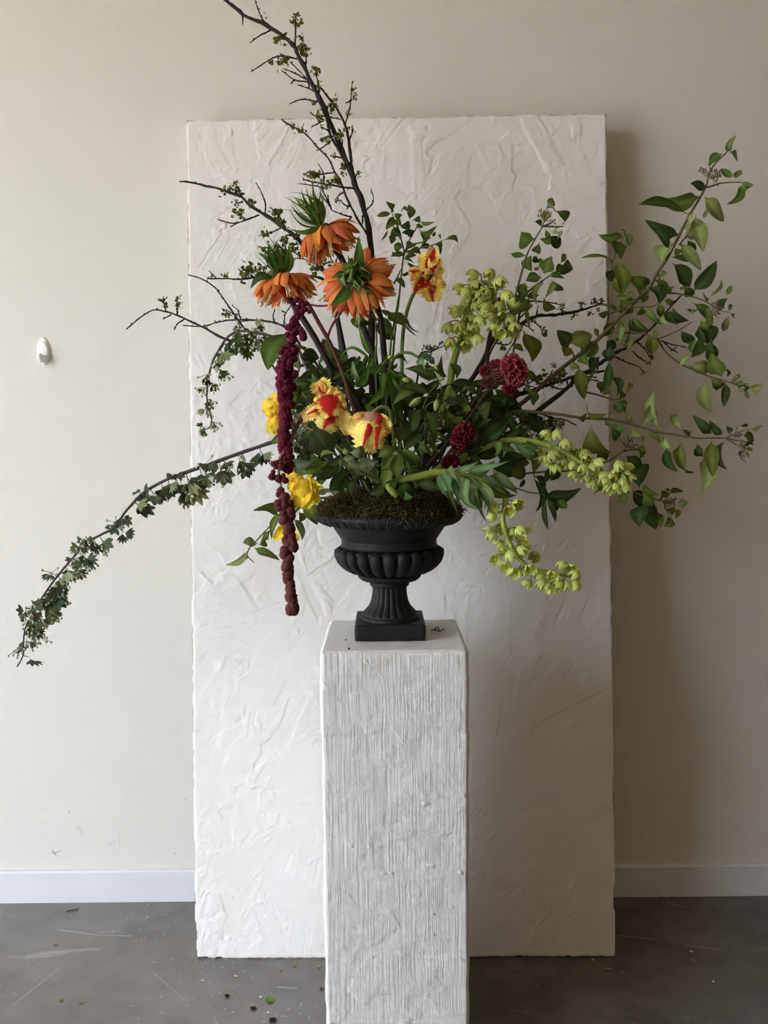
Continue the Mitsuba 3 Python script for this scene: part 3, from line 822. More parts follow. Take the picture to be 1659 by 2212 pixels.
elm('dark thorny branch forking to the right above the leafy branches',
    [(100, 560), (200, 440), (330, 380), (430, 310), (520, 250), (620, 200), (720, 130), (820, 30), (900, -60), (980, -150), (1010, -180)],
    [[(675, 165), (730, 215), (780, 285)], [(650, 240), (700, 290), (768, 325)], [(515, 280), (600, 320), (690, 355), (727, 400)], [(860, 160), (950, 190), (1080, 215)], [(880, 170), (940, 225), (985, 248)], [(600, 210), (620, 100), (625, 30)], [(930, 235), (980, 210)],
     [(300, 448), (380, 460), (480, 492)], [(30, 500), (100, 520), (160, 512)], [(330, 390), (300, 410), (250, 415)]],
    [(785, 285, 13), (768, 325, 11), (727, 398, 11), (610, 160, 14), (535, 155, 11), (340, 400, 22, 20, 0), (80, 440, 24, 20, 6), (50, 345, 14)], B3, ZB + .02, ZB + .20, 9.5, 3, ROOT(70), 3.2, None, 0.5)
elm('thin elm twig running right across the panel from behind the upright green bells',
    [(960, 900), (1034, 797), (1060, 740), (1085, 715), (1120, 703), (1155, 684), (1196, 680), (1227, 676), (1263, 668), (1283, 661), (1300, 656)],
    [[(1125, 700), (1140, 705), (1152, 716)], [(1150, 692), (1165, 705), (1173, 718)], [(1160, 684), (1160, 672), (1163, 660)], [(1140, 650), (1190, 654), (1218, 660)], [(1130, 702), (1110, 740), (1090, 770)], [(1068, 740), (1095, 745), (1112, 728)], [(1120, 690), (1150, 660)]],
    [(1215, 670, 15), (1255, 661, 16), (1240, 681, 14), (1273, 675, 13), (1284, 653, 16), (1300, 650, 15), (1292, 668, 10), (1175, 718, 18), (1152, 690, 14), (1218, 660, 8), (1088, 752, 16), (1075, 735, 15)], ID, ZB + .02, ZB + .20, 13, 3, ROOT(40), 3.2, None, 0.5)
elm('dark elm twig with withered flower clusters between the leaves right of the pink cockscomb',
    [(560, 700), (650, 470), (830, 370), (1000, 320), (1230, 240), (1500, 150), (1800, 60), (2150, 10)],
    [[(830, 370), (870, 290), (1000, 260)], [(750, 280), (880, 220), (1060, 150)], [(1200, 240), (1230, 170), (1300, 150)], [(1540, 150), (1550, 290), (1390, 300), (1290, 260)], [(900, 200), (920, 130)], [(1270, 70), (1310, 0)]],
    [(1140, 110, 22, 14, 4), (1080, 180, 17), (1350, 150, 24, 20, -8), (1440, 80, 20), (1270, 190, 15), (900, 250, 12), (1640, 210, 14), (1860, 110, 20)], C5, ZB + .03, ZB + .16, 12, 4, ROOT(60), 3.4, None, 0.5)
elm('short dark twig with withered brown clusters left of the upright green bells', [(960, 1350), (1020, 900), (1080, 830), (1180, 830), (1270, 770), (1330, 690)], [[(1180, 830), (1280, 780), (1390, 735)], [(1150, 800), (1120, 760)], [(1180, 850), (1195, 870)]],
    [(1110, 760, 13), (1160, 790, 15), (1210, 770, 12), (1325, 690, 9)], C2, ZB + .02, ZB + .05, 4, 2, ROOT(20), 2.6, None, 0.5)

# ---------------------------------------------------------------- hawthorn sprays
def fan_geo(b, t, wide, tone, lobes=5):
    """A wedge-shaped leaf with rounded lobes at its end."""
    L = np.linalg.norm(t - b)
    ax = (t - b) / (L + 1e-9)
    n0 = unit(CAM - b + RNG.normal(0, .6, 3))
    n0 = unit(n0 - ax * np.dot(n0, ax))
    lat = np.cross(ax, n0)
    q = np.linspace(-1, 1, 4 * lobes + 1)
    th = q * wide
    r = L * (.87 + .13 * np.cos(q * lobes * math.pi)) * (1 - .22 * q ** 2)
    stalk = .22 * L
    out = [b, b + ax * stalk * .5 + lat * L * .015, b + ax * stalk * .5 - lat * L * .015]
    ring = lambda k, up: b + ax * stalk + (ax * (np.cos(th) * (r - stalk) * k)[:, None] + lat * (np.sin(th) * (r - stalk) * k)[:, None]) + n0 * (up * L * (np.abs(q) * .5 + k * k * -.5))[:, None]
    bend = RNG.normal(.12, .12)
    v = np.vstack([out, [b + ax * stalk], ring(.55, bend), ring(1.0, bend)])
    m = len(q)
    j = np.arange(m - 1)
    f = np.vstack([[[0, 1, 3], [0, 3, 2]], np.stack([j * 0 + 3, 4 + j, 5 + j], 1), np.stack([4 + j, 4 + m + j, 5 + m + j], 1), np.stack([4 + j, 5 + m + j, 5 + j], 1)])
    c = np.ones((len(v), 3)) * np.array(TONE[tone]) * RNG.uniform(.7, 1.35) * np.array([RNG.uniform(.9, 1.15), 1, RNG.uniform(.85, 1.15)])
    c[:4] *= 1.3
    c[4:4 + m:2] *= 1.15
    return v, f, c


def hawthorn(label, main, spots, mp, z0, z1, w0, w1, root, size=21, grav=(0.25, 0.9), n=5, tone='e', umbel=0.8, group=None):
    t = thing('hawthorn_spray', label, 'branch', group)
    c = stem(t, 'stem', stem_px(main, mp, z0, z1, root, 110), w0, w1, (.075, .066, .060), 'mat_bark', 8, 0.35, 0.8)
    for q in spots:
        p = mp(q[:2])
        i = np.argmin(np.hypot(c[:, 0] - p[0], c[:, 1] - p[1]))
        a, z = c[i, :2], c[i, 2]
        z += RNG.normal(0, 0.012)
        d = p - a
        m = int(q[2]) if len(q) > 2 else n
        if np.hypot(*d) > 5:
            stem(t, 'stalk', np.linspace([*a, c[i, 2]], [*(a + d * 0.75), z], 5), 1.8, 1.4, (.10, .12, .06), 'mat_stem', 5, 0, 1, 1)
        for j in range(m):
            th = math.atan2(grav[1], grav[0]) + RNG.normal(0, 1.0)
            L = size * RNG.uniform(0.7, 1.25)
            b = a + d * RNG.uniform(0.35, 0.8)
            e = p + np.array([math.cos(th), math.sin(th)]) * L * RNG.uniform(.55, .9)
            v, f, cc = fan_geo(P(*b, z), P(*e, z + RNG.normal(0, 0.016)), RNG.uniform(.7, 1.1), tone if RNG.random() < .8 else 'w', int(RNG.choice([3, 3, 5])))
            part(t, 'leaf', v, f, cc, 'mat_leaf')
        if RNG.random() < umbel:
            g, k = [], z / F
            o = P(*(a + d * 0.6), z)
            for j in range(8):
                th = math.atan2(grav[1], grav[0]) + RNG.normal(0, 0.8)
                e = p + np.array([math.cos(th), math.sin(th)]) * size * RNG.uniform(.3, .85)
                ep = P(*e, z - 0.006 + RNG.normal(0, 0.008))
                m2 = tube_mesh(np.linspace(o, ep, 3), 0.55 * k, 4)
                g.append((np.asarray(m2.vertices), np.asarray(m2.faces), np.array([.13, .16, .07])))
                v, f = bead_geo([0, 0, 0], 2.5 * k)
                g.append((v * np.array([1, 1, 1.2]) + ep, f, np.array([.46, .46, .36]) * RNG.uniform(.6, 1.3)))
            part(t, 'flower_cluster', *join(g), 'mat_stem')
    return t


hawthorn('long hawthorn spray sweeping down to the lower left across the cream wall',
         [(1700, 40), (1540, 60), (1450, 90), (1330, 130), (1200, 180), (1100, 215), (1000, 250), (900, 290), (800, 350), (740, 410), (690, 470), (640, 545), (570, 580), (490, 625), (420, 700), (350, 780), (280, 870), (220, 960), (180, 1030), (140, 1110), (130, 1200), (130, 1260), (95, 1322)],
         [(1475, 150), (1350, 195), (1385, 215), (1245, 255), (1255, 180), (1130, 265), (1170, 270), (1065, 320), (1150, 180), (970, 235), (1040, 375), (1010, 330), (880, 375), (920, 340), (950, 320), (1080, 350), (800, 350), (800, 435, 3), (765, 415, 2), (685, 480), (640, 510), (705, 580, 3), (465, 600), (545, 650), (590, 640, 3), (500, 730), (420, 720), (400, 800),
          (265, 785, 2), (350, 840), (310, 900), (345, 940), (370, 800), (440, 790), (440, 640), (240, 960), (330, 880), (170, 975), (240, 1060), (215, 1120), (290, 1030), (265, 930), (300, 970), (160, 1060), (195, 1010), (130, 1000, 3), (180, 1090), (85, 1215, 2), (170, 1270, 1), (160, 1180, 2), (240, 1150, 2)],
         Z5, ZB - .02, ZB - .06, 9, 2.5, ROOT(-60), 28, (.3, .9), 5)
hawthorn('hawthorn spray arching over and hanging down at the left edge of the panel',
         [(1500, 1480), (1400, 1340), (1220, 1270), (1120, 1250), (1000, 1235), (900, 1275), (830, 1370), (770, 1480), (740, 1600), (725, 1720), (735, 1840), (765, 1950), (740, 2010), (670, 2025), (672, 2065)],
         [(1260, 1270), (1220, 1300), (1300, 1310), (1110, 1200), (1130, 1320), (1020, 1330), (960, 1360), (990, 1260), (1060, 1250), (1040, 1380), (940, 1300), (880, 1340, 3), (870, 1420, 3), (800, 1480, 3), (870, 1550, 2), (720, 1580, 1), (780, 1650, 2), (670, 1680, 1), (770, 1780, 1), (720, 1850, 1), (790, 1960, 1), (700, 1990, 2), (1340, 1280)],
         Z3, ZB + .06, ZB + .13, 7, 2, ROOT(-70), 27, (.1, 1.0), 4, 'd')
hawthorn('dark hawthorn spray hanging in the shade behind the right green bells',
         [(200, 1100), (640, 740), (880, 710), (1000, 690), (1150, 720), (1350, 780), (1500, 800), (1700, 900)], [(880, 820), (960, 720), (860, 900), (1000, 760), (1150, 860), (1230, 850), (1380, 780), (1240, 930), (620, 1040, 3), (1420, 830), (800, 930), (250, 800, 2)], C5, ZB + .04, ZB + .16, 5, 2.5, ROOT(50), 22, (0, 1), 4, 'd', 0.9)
hawthorn('hawthorn spray with big lobed leaves in the middle of the bouquet',
         [(500, 1500), (640, 700), (820, 420), (1000, 300), (1200, 190), (1260, 60)], [(930, 230, 3), (850, 260, 2), (1320, 130, 2), (1330, 440, 2), (960, 620, 3), (860, 600, 3), (1050, 620, 2), (640, 900), (700, 1000)], C4, ZB - .10, ZB - .10, 5, 3, ROOT(20), 34, (0, 1), 3, 'm', 0.25)
hawthorn('hawthorn sprig with pale bud clusters between the hanging amaranth and the big veined leaf',
         [(2000, 900), (1300, 1050), (900, 1200), (700, 900), (640, 500)], [(700, 960), (780, 1200), (830, 1330), (900, 1180), (720, 680, 3), (850, 800, 3), (720, 1250), (640, 1450, 3), (900, 1520, 3), (820, 1450, 3), (980, 950, 3)], C7, ZB - .09, ZB - .10, 4, 2.5, ROOT(-70), 20, (0, 1), 3, 'g', 0.95)

# ---------------------------------------------------------------- honeysuckle-like leafy branches
VINE = np.array([(.085, .068, .036), (.13, .125, .05)])


def leafy(label, stems, data, z0, z1, root=None, w0=9, w1=2.5, kind='ova', group=None, name='leafy_branch', col=VINE, dz=0.03, cat='branch', **k):
    """stems: list of (map, points, start depth or None, end depth, w0, w1); data: list of (map, leaf text)."""
    t = thing(name, label, cat, group)
    refs = []
    for i, (mp, pts, *o) in enumerate(stems):
        a = z0 if i == 0 else near(np.vstack(refs), mp(pts[0]))
        e = o[0] if o else (z1 if i == 0 else a + (z1 - z0) * 0.4 + RNG.normal(0, .02))
        ww = o[1:3] if len(o) > 2 else ((w0, w1) if i == 0 else (4.2, 2.0))
        c = stem_px(pts, mp, a, e, root if i == 0 else None, 70)
        stem(t, 'stem' if i == 0 else 'side_stem', c, *ww, col, 'mat_stem', 7, 0.12)
        refs.append(c)
    R_ = np.vstack(refs)
    for mp, s in data:
        leaves(t, s, mp, R_, kind, dz, **k)
    return t, R_


def sprays(t, R_, pts, mp, size=26, col=(.17, .15, .07)):
    """Fine branched flower stalks with tiny buds."""
    for x, y, dx, dy in pts:
        p, z = mp((x, y)), near(R_, mp((x, y)))
        k, g = z / F, []
        for j in range(11):
            th = math.atan2(dy, dx) + RNG.normal(0, 0.45)
            e = p + np.array([math.cos(th), math.sin(th)]) * size * RNG.uniform(.5, 1)
            ep = P(*e, z + RNG.normal(0, .008))
            m = tube_mesh(curve([P(*p, z), P(*((p + e) / 2 + RNG.normal(0, 1.5, 2)), z), ep], 4), .6 * k, 4)
            v, f = bead_geo([0, 0, 0], 1.5 * k)
            g += [(np.asarray(m.vertices), np.asarray(m.faces), np.array(col)), (v * [1, 1, 1.5] + ep, f, np.array(col) * .7)]
        part(t, 'flower_stalks', *join(g), 'mat_stem')


t, R_ = leafy('largest leafy branch, reaching up and out over the right edge of the panel',
              [(B3, [(-300, 720), (-100, 560), (0, 460), (180, 315), (370, 165), (530, 5), (640, -110), (770, -235), (830, -350), (900, -450), (985, -610), (1070, -780), (1150, -910), (1200, -1010), (1225, -1110), (1280, -1185), (1345, -1245), (1362, -1270)], ZB + .06, 11, 2.4),
               (B2, [(1040, 575), (1100, 560), (1180, 535), (1310, 525), (1390, 525)]), (B2, [(560, 1430), (610, 1605), (760, 1635), (900, 1665), (1010, 1700), (1100, 1750), (1180, 1800), (1270, 1820)]),
               (B2, [(110, 1925), (120, 2010), (280, 2025), (450, 2040), (550, 2080), (740, 2010), (900, 1915)]), (B3, [(830, 140), (900, 250), (1020, 340), (1190, 415), (1320, 455), (1400, 480), (1480, 490)]),
               (B2, [(770, 1150), (860, 1040), (960, 945)]), (B2, [(70, 1830), (180, 1795), (330, 1770), (500, 1760), (560, 1720), (580, 1660)]), (B3, [(205, 350), (205, 270), (190, 230)])],
              [(B2, '''1250 220 1345 55 60 l, 1270 200 1245 145 28 d, 1265 245 1355 320 35 d, 1200 240 1060 370 80 m, 1040 560 880 535 85 d, 1320 470 1180 390 60 m, 1330 490 1375 400 65 l, 1390 530 1510 550 60 l, 1400 540 1440 615 50 m, 1380 560 1240 745 75 m,
970 670 560 685 150 m, 1020 670 1215 915 115 l, 860 850 365 750 100 m, 930 855 1010 1220 135 y, 900 970 915 820 35 y, 1010 890 1055 780 35 y, 840 1010 885 925 40 l, 770 1050 425 900 110 d, 660 1205 525 970 70 d, 700 1130 600 1340 150 y, 690 1270 865 1290 55 m, 740 1270 735 1180 60 l,
790 1140 990 1410 110 l, 850 1100 930 1230 70 d, 910 1605 1145 1305 135 d, 700 1330 880 1565 125 d, 820 1560 920 1640 90 d, 780 1600 810 1555 50 l, 580 1440 650 1440 60 m, 520 1490 600 1690 100 o, 620 1570 700 1590 70 l, 480 1570 570 1740 130 d, 150 1330 200 1650 125 o, 120 1460 190 1640 80 o,
400 1580 260 1470 110 m, 310 1510 400 1720 70 l, 410 1580 395 1730 60 l, 330 1690 125 1690 75 m, 190 1700 310 1820 140 o, 560 1740 620 1870 75 o, 620 1700 715 1730 50 o, 290 1830 490 2010 65 m, 270 1870 430 2020 50 d, 200 1880 250 2080 60 o, 440 1770 590 1940 60 m, 610 1850 655 1945 50 l,
630 1820 765 1940 85 d, 870 1900 705 1770 75 d, 900 1800 845 1785 25 m, 910 1810 970 1795 40 m, 900 1720 1040 1890 85 m, 1030 1740 1065 2040 70 m, 1050 1690 1180 1475 30 l, 1040 1660 1005 1615 25 l, 1240 1650 1290 1550 50 m, 1165 1790 1250 1680 85 d, 1270 1810 1285 1740 35 m, 1270 1820 1318 1825 40 l,
1270 1840 1205 2005 65 l, 790 2010 900 2120 60 d, 960 1960 1060 2140 110 d, 980 1900 1050 2040 60 m, 930 2080 890 2220 75 m, 500 2060 490 2230 90 o, 540 2040 545 1990 50 l, 1100 2120 1115 2230 85 d, 120 1910 25 2060 95 o, 250 1700 330 1650 60 o, 430 1660 470 1560 70 m, 350 1620 400 1560 50 l, 400 1760 340 1850 60 m, 230 1960 160 2150 70 y, 290 2050 250 2190 60 y'''),
               (B3, '''160 215 80 80 100 d, 180 180 345 115 120 o, 190 215 135 275 85 o, 385 160 275 285 125 m, 390 140 365 65 25 m, 450 160 525 205 85 d, 480 200 470 315 85 d, 470 300 435 540 65 d, 500 430 528 580 55 d, 400 280 340 395 75 d, 250 280 300 345 70 m, 235 350 285 600 90 o, 370 470 410 555 85 m, 490 540 420 562 40 l, 180 330 255 360 50 l,
1060 350 1222 385 95 l, 1190 455 1232 695 100 l, 1225 435 1300 515 75 o, 1310 425 1240 235 110 m, 1350 430 1338 370 35 m, 1345 480 1330 655 58 d, 1080 290 1140 135 75 m, 1210 335 1235 175 80 d, 1140 50 1220 195 95 d, 765 125 790 262 70 o, 810 120 838 85 40 m, 1485 500 1520 480 30 m, 1520 505 1632 480 60 l, 1490 500 1520 515 45 m, 1495 525 1515 595 25 m, 1465 445 1515 435 22 l, 1005 85 1092 180 55 d, 1000 350 1085 275 40 l''')],
              ZB + .03, ZB + .02, ROOT(45))
sprays(t, R_, [(1060, 470, -.3, -1), (1075, 490, 1, -.4), (1090, 480, 1, -.1), (830, 1080, .8, -.5), (860, 1080, 1, 0), (1080, 1740, 1, .2), (1110, 1760, .2, 1)], B2)
sprays(t, R_, [(1380, 475, 1, -.5), (1400, 480, 1, .5)], B3)

t, R_ = leafy('leafy branch running level to the right edge of the picture, its leaves in pairs',
              [(B3, [(-560, 800), (-300, 690), (0, 700), (120, 715), (290, 738), (460, 745), (560, 765), (700, 800), (840, 845), (960, 860), (1100, 885), (1210, 888), (1340, 888), (1420, 905), (1500, 915)], ZB - .04, 8, 2.5),
               (B3, [(1345, 885), (1420, 850), (1500, 825), (1560, 820)]), (B3, [(1350, 895), (1420, 935), (1480, 970)])],
              [(B3, '''720 800 780 620 80 y, 850 830 808 535 65 y, 1010 820 938 715 62 y, 1010 820 1082 818 36 o, 1235 855 1092 715 70 d, 1325 862 1218 755 52 m, 1365 865 1350 798 36 d, 1350 905 1355 1128 65 k, 1235 910 1248 1182 98 o, 1180 1020 1172 1285 115 y, 1130 930 1182 1020 55 d, 1010 910 1110 1142 135 o,
900 960 985 1142 68 d, 870 870 928 965 55 y, 770 838 850 928 38 o, 640 810 712 868 50 l, 690 850 710 920 22 y, 1480 870 1555 905 65 m, 1540 832 1622 788 26 m, 1510 800 1458 795 22 d, 1480 955 1552 940 26 d, 1490 970 1500 1080 24 d, 1480 960 1545 985 24 o, 290 740 240 735 60 o, 300 630 460 705 50 o, 345 775 490 1000 135 o, 490 715 500 795 80 l, 490 790 550 862 65 m, 560 780 592 852 42 m, 520 615 560 705 75 d, 575 690 600 645 45 o, 600 712 642 765 45 o''')],
              ZB - .02, ZB - .02, ROOT(55))
sprays(t, R_, [(1400, 880, 1, -.6), (1470, 970, .6, .8), (1440, 930, 1, .5)], B3, 22)
t, R_ = leafy('leafy twig with flower stalks below the level leafy branch, above the right green bells',
              [(B3, [(-200, 1160), (200, 1130), (440, 1070), (540, 1010), (600, 960), (615, 900)], ZB + .02, 5, 2), (B3, [(580, 985), (650, 975), (740, 985)]), (B3, [(600, 960), (560, 900), (545, 860)]), (B3, [(300, 545), (400, 570), (500, 600), (560, 595)])],
              [(B3, '''600 1020 715 1110 95 m, 720 970 705 1040 40 o, 690 975 745 985 50 o, 390 970 440 1070 85 d, 560 590 548 530 42 o, 585 572 608 503 34 o, 580 600 595 640 40 o, 20 1100 110 1120 90 d''')], ZB + .02, ZB + .08, ROOT(60))
sprays(t, R_, [(605, 950, .3, -1), (610, 955, .9, -.3)], B3, 24)
t, R_ = leafy('leafy twig hanging to the right below the end of the right green bells',
              [(B3, [(-100, 1000), (200, 1130), (500, 1220), (620, 1275), (700, 1310), (850, 1355), (960, 1365)], ZB + .02, 5, 2), (B3, [(880, 1370), (900, 1430), (935, 1480)]), (B3, [(850, 1350), (890, 1310), (930, 1300)])],
              [(B3, '''700 1265 765 1080 115 d, 640 1280 725 1395 85 d, 720 1320 800 1395 85 m, 735 1385 700 1552 110 d, 805 1355 820 1575 105 d, 830 1440 860 1560 60 m, 720 1255 850 1312 55 m, 860 1330 920 1305 55 o, 930 1300 1028 1290 38 o, 885 1280 920 1268 30 o, 960 1395 948 1462 60 o, 975 1400 1062 1370 48 l, 985 1415 968 1492 36 o, 935 1485 878 1550 70 o, 600 1380 580 1295 70 o, 355 1310 375 1255 60 m, 640 1275 580 1290 40 m''')], ZB + .02, ZB + .03, ROOT(60))
sprays(t, R_, [(870, 1360, 1, .1), (900, 1365, 1, 0)], B3, 22)
t, R_ = leafy('leafy sprig of notched leaves drooping over the plaster below the right green bells',
              [(B4, [(600, 720), (750, 760), (900, 810), (1010, 845), (1130, 860), (1150, 900)], ZB + .03, 4, 2), (B4, [(1055, 530), (1045, 650), (1060, 720)])],
              [(B4, '''1050 720 1060 1030 70 d, 1060 700 1160 790 60 d, 1145 860 1480 805 110 d, 1150 880 1260 935 90 d, 1255 915 1350 985 75 m, 1160 890 1180 1185 45 d, 1160 890 1245 1110 45 d, 1090 550 1040 670 80 o, 1215 600 1150 760 120 d, 1290 610 1200 740 70 d, 960 720 930 800 40 d, 820 640 980 690 130 o, 800 560 1010 580 80 o''')], ZB + .02, ZB + .06, ROOT(50))

t, R_ = leafy('upright leafy sprays in front of the panel, right of the upright green bells',
              [(B1, [(-250, 2300), (-120, 1900), (60, 1560), (150, 1300), (240, 1000), (300, 780), (390, 610), (470, 470), (500, 380), (530, 240)], ZB + .10, 5, 2), (B1, [(120, 1400), (310, 1200), (430, 1100), (520, 1040), (640, 960), (770, 880)]),
               (B1, [(90, 1500), (180, 1200), (260, 900), (330, 720)]), (B1, [(470, 465), (560, 430), (610, 390)]), (B1, [(480, 460), (640, 465), (715, 462)]), (B1, [(250, 1250), (160, 1800), (130, 1960)], ZB + .06, 5, 4), (B1, [(530, 240), (590, 250), (620, 290)])],
              [(B1, '''535 228 590 145 95 l, 610 285 690 445 92 m, 470 450 393 408 55 d, 388 600 240 520 165 m, 440 635 425 762 95 m, 450 605 560 555 80 m, 540 560 672 690 115 d, 510 500 560 660 50 m, 660 480 705 530 45 l, 700 500 640 610 26 l, 290 790 118 765 55 m, 350 780 358 965 105 m, 370 800 435 860 62 d, 420 850 505 870 50 m, 495 990 590 795 150 m, 680 875 722 768 55 m,
620 1000 690 900 75 m, 640 1010 818 930 125 m, 590 1010 725 1050 62 d, 465 1035 290 1075 105 m, 575 1050 715 1175 72 m, 485 1080 415 1340 66 l, 590 1090 505 1265 72 l, 445 1235 305 1250 72 m, 490 1250 635 1380 92 o, 170 1145 320 1230 130 m, 335 1270 115 1480 180 m, 300 1380 338 1625 42 l, 260 1635 360 1980 175 o, 150 1800 262 1865 62 o, 310 2060 425 2175 75 m, 380 920 430 950 50 l, 200 1330 250 1250 100 d, 540 1010 660 1030 60 l, 270 1100 315 1150 45 o''')], ZB + .06, ZB + .10, ROOT(45))
sprays(t, R_, [(490, 410, .1, -1), (490, 400, .5, -.8), (500, 395, -.1, -1)], B1, 26, (.22, .21, .08))
t, R_ = leafy('leafy shoot climbing straight up along the right edge of the panel',
              [(B1, [(1140, 1700), (1180, 1600), (1215, 1450), (1205, 1200), (1230, 1000), (1260, 850), (1310, 720), (1370, 600), (1400, 555)], ZB + .10, 5, 2), (B1, [(1400, 560), (1390, 510), (1360, 495)]), (B1, [(1240, 860), (1220, 810), (1150, 785)])],
              [(B1, '''1235 835 905 815 65 m, 1385 530 1105 558 90 m, 1390 575 1235 580 65 m, 1435 535 1440 690 75 m, 1350 640 1360 830 135 m, 1250 935 1185 970 130 d, 1305 875 1430 1120 140 o, 1330 1000 1350 1240 85 o, 1430 1040 1590 1160 115 m, 1215 1435 1100 1440 72 m, 1305 1420 1080 1345 42 m, 1105 1700 1058 1598 32 d, 1290 790 1275 730 30 d, 1190 1650 1230 1540 60 o, 1280 1540 1170 1690 95 o''')], ZB + .08, ZB + .12)
t, R_ = leafy('fresh green leafy sprig above the parrot tulip that stands out to the right',
              [(C6, [(360, 3900), (430, 2600), (500, 1990), (560, 1400), (590, 1150), (640, 980), (720, 780), (850, 560), (890, 480)], ZB + .05, 5, 2), (C6, [(590, 1150), (600, 1000), (550, 800), (530, 680), (440, 480), (390, 330)]), (C6, [(630, 1000), (750, 900), (950, 850), (1080, 770)]), (C6, [(640, 1030), (900, 960), (1140, 900), (1280, 830)]),
               (C6, [(540, 800), (480, 500), (490, 420)]), (C6, [(420, 1600), (500, 1450), (545, 1340)])],
              [(C6, '''390 310 285 118 95 m, 440 310 405 225 50 d, 375 345 110 390 85 m, 410 340 575 360 85 m, 560 350 795 372 50 d, 410 390 280 635 135 m, 320 630 188 830 35 m, 400 560 515 760 160 m, 430 720 375 888 115 m, 500 450 560 575 115 m, 700 455 685 185 140 m, 650 480 700 635 155 m, 740 460 865 490 95 m, 900 500 1160 490 62 m, 880 640 1190 565 90 m, 885 490 892 400 32 m, 550 690 805 660 85 d, 640 680 765 745 75 d,
880 630 880 980 135 m, 800 540 955 585 65 m, 940 680 1085 785 72 m, 1085 735 1172 668 52 m, 1265 820 1245 730 38 d, 1285 830 1140 885 95 m, 1290 825 1575 940 75 m, 580 950 425 895 155 m, 640 980 835 900 125 m, 700 1000 905 1065 105 d, 880 970 1055 900 85 d, 1020 950 1135 950 62 m, 590 1090 355 1115 85 m, 650 1080 825 1090 95 d, 580 1170 450 1105 42 d, 640 1120 775 1225 62 d, 640 1230 875 1275 62 d, 650 1200 722 1335 42 d, 560 1430 725 1420 85 d, 470 1500 618 1685 95 d, 1050 960 1040 1085 42 d, 1200 900 1252 1085 48 d, 740 560 640 560 80 d, 480 640 560 760 90 d''')], ZB + .04, ZB + .06, ROOT(10), kind='ell')
t, R_ = leafy('leafy sprig drooping out to the lower left from under the hanging amaranth',
              [(S6, [(1200, 480), (1000, 620), (800, 740), (660, 820), (530, 950), (420, 1070), (360, 1130)], ZB - .06, 4, 2.5), (S6, [(360, 1130), (330, 1230), (420, 1320)], ZB - .06, 3, 1.6)],
              [(S6, '''740 700 400 632 130 m, 790 650 655 1015 85 m, 610 905 500 1085 70 l, 440 1040 275 1060 125 l, 420 1115 470 1070 50 l, 480 1085 600 1085 70 m, 430 1130 765 1295 100 m, 350 1140 40 1355 80 l, 320 1200 265 1320 75 l, 940 720 1065 1020 120 s, 640 870 610 1030 25 d, 1010 650 1090 760 100 o, 1090 520 1260 825 175 o, 1180 540 1280 610 120 l, 1380 350 1270 410 80 l, 960 470 940 620 60 m''')], ZB - .03, ZB - .08, ROOT(-70))

# ---------------------------------------------------------------- crown imperials
ORANGE = np.array([.70, .205, .062])


def petal_geo(b, t, w, col, tip=None, base=None, nrm=None, cup=0.35, bend=0.15, fringe=0.0, n=9, m=7, flame=None, shape=lambda s: np.sin(np.pi * s ** 0.75) ** 0.72, ruffle=0.0, seed=None):
    """A petal from b to t. flame(s, u) in 0..1 mixes col towards the red."""
    L = np.linalg.norm(t - b)
    ax = (t - b) / (L + 1e-9)
    nrm = unit(CAM - b) if nrm is None else nrm
    nrm = unit(nrm - ax * np.dot(nrm, ax))
    lat = np.cross(ax, nrm)
    s, u = np.linspace(0, 1, n), np.linspace(-1, 1, m)
    half = w / 2 * np.maximum(shape(s), 0.02)
    mid = b + ax * (s * L)[:, None] + nrm * (bend * L * np.sin(np.pi * s))[:, None]
    h = cup * half[:, None] * (np.abs(u) ** 2)[None, :]
    if ruffle:
        h = h + ruffle * half[:, None] * (np.abs(u) ** 3)[None, :] * np.sin(13 * s + RNG.random() * 6)[:, None] * np.sign(u)[None, :]
    v = mid[:, None] + lat * (u[None, :] * half[:, None])[..., None] + nrm * h[..., None]
    if fringe:
        k = (np.abs(u) > 0.99)[None, :] * (np.arange(n) % 2 * 2 - 1)[:, None] * fringe * w
        v = v + lat * (np.sign(u)[None, :] * k)[..., None]
        v[-1] = v[-1] + ax * ((np.arange(m) % 2)[:, None] * fringe * L * 0.8)
    c = np.ones((n, m, 3)) * np.asarray(col) * RNG.uniform(.85, 1.15)
    if base is not None:
        k = np.clip(1 - s / 0.35, 0, 1)[:, None, None]
        c = c * (1 - k) + np.asarray(base) * k
    if flame is not None:
        k = np.clip(flame(s[:, None], u[None, :]), 0, 1)[..., None]
        c = c * (1 - k) + np.array([.52, .028, .026]) * k
    c *= (0.88 + 0.24 * (np.arange(m) % 2))[None, :, None] if not fringe else (0.93 + 0.10 * (np.arange(m) % 2))[None, :, None]
    return v.reshape(-1, 3), grid_faces(n, m), c.reshape(-1, 3)


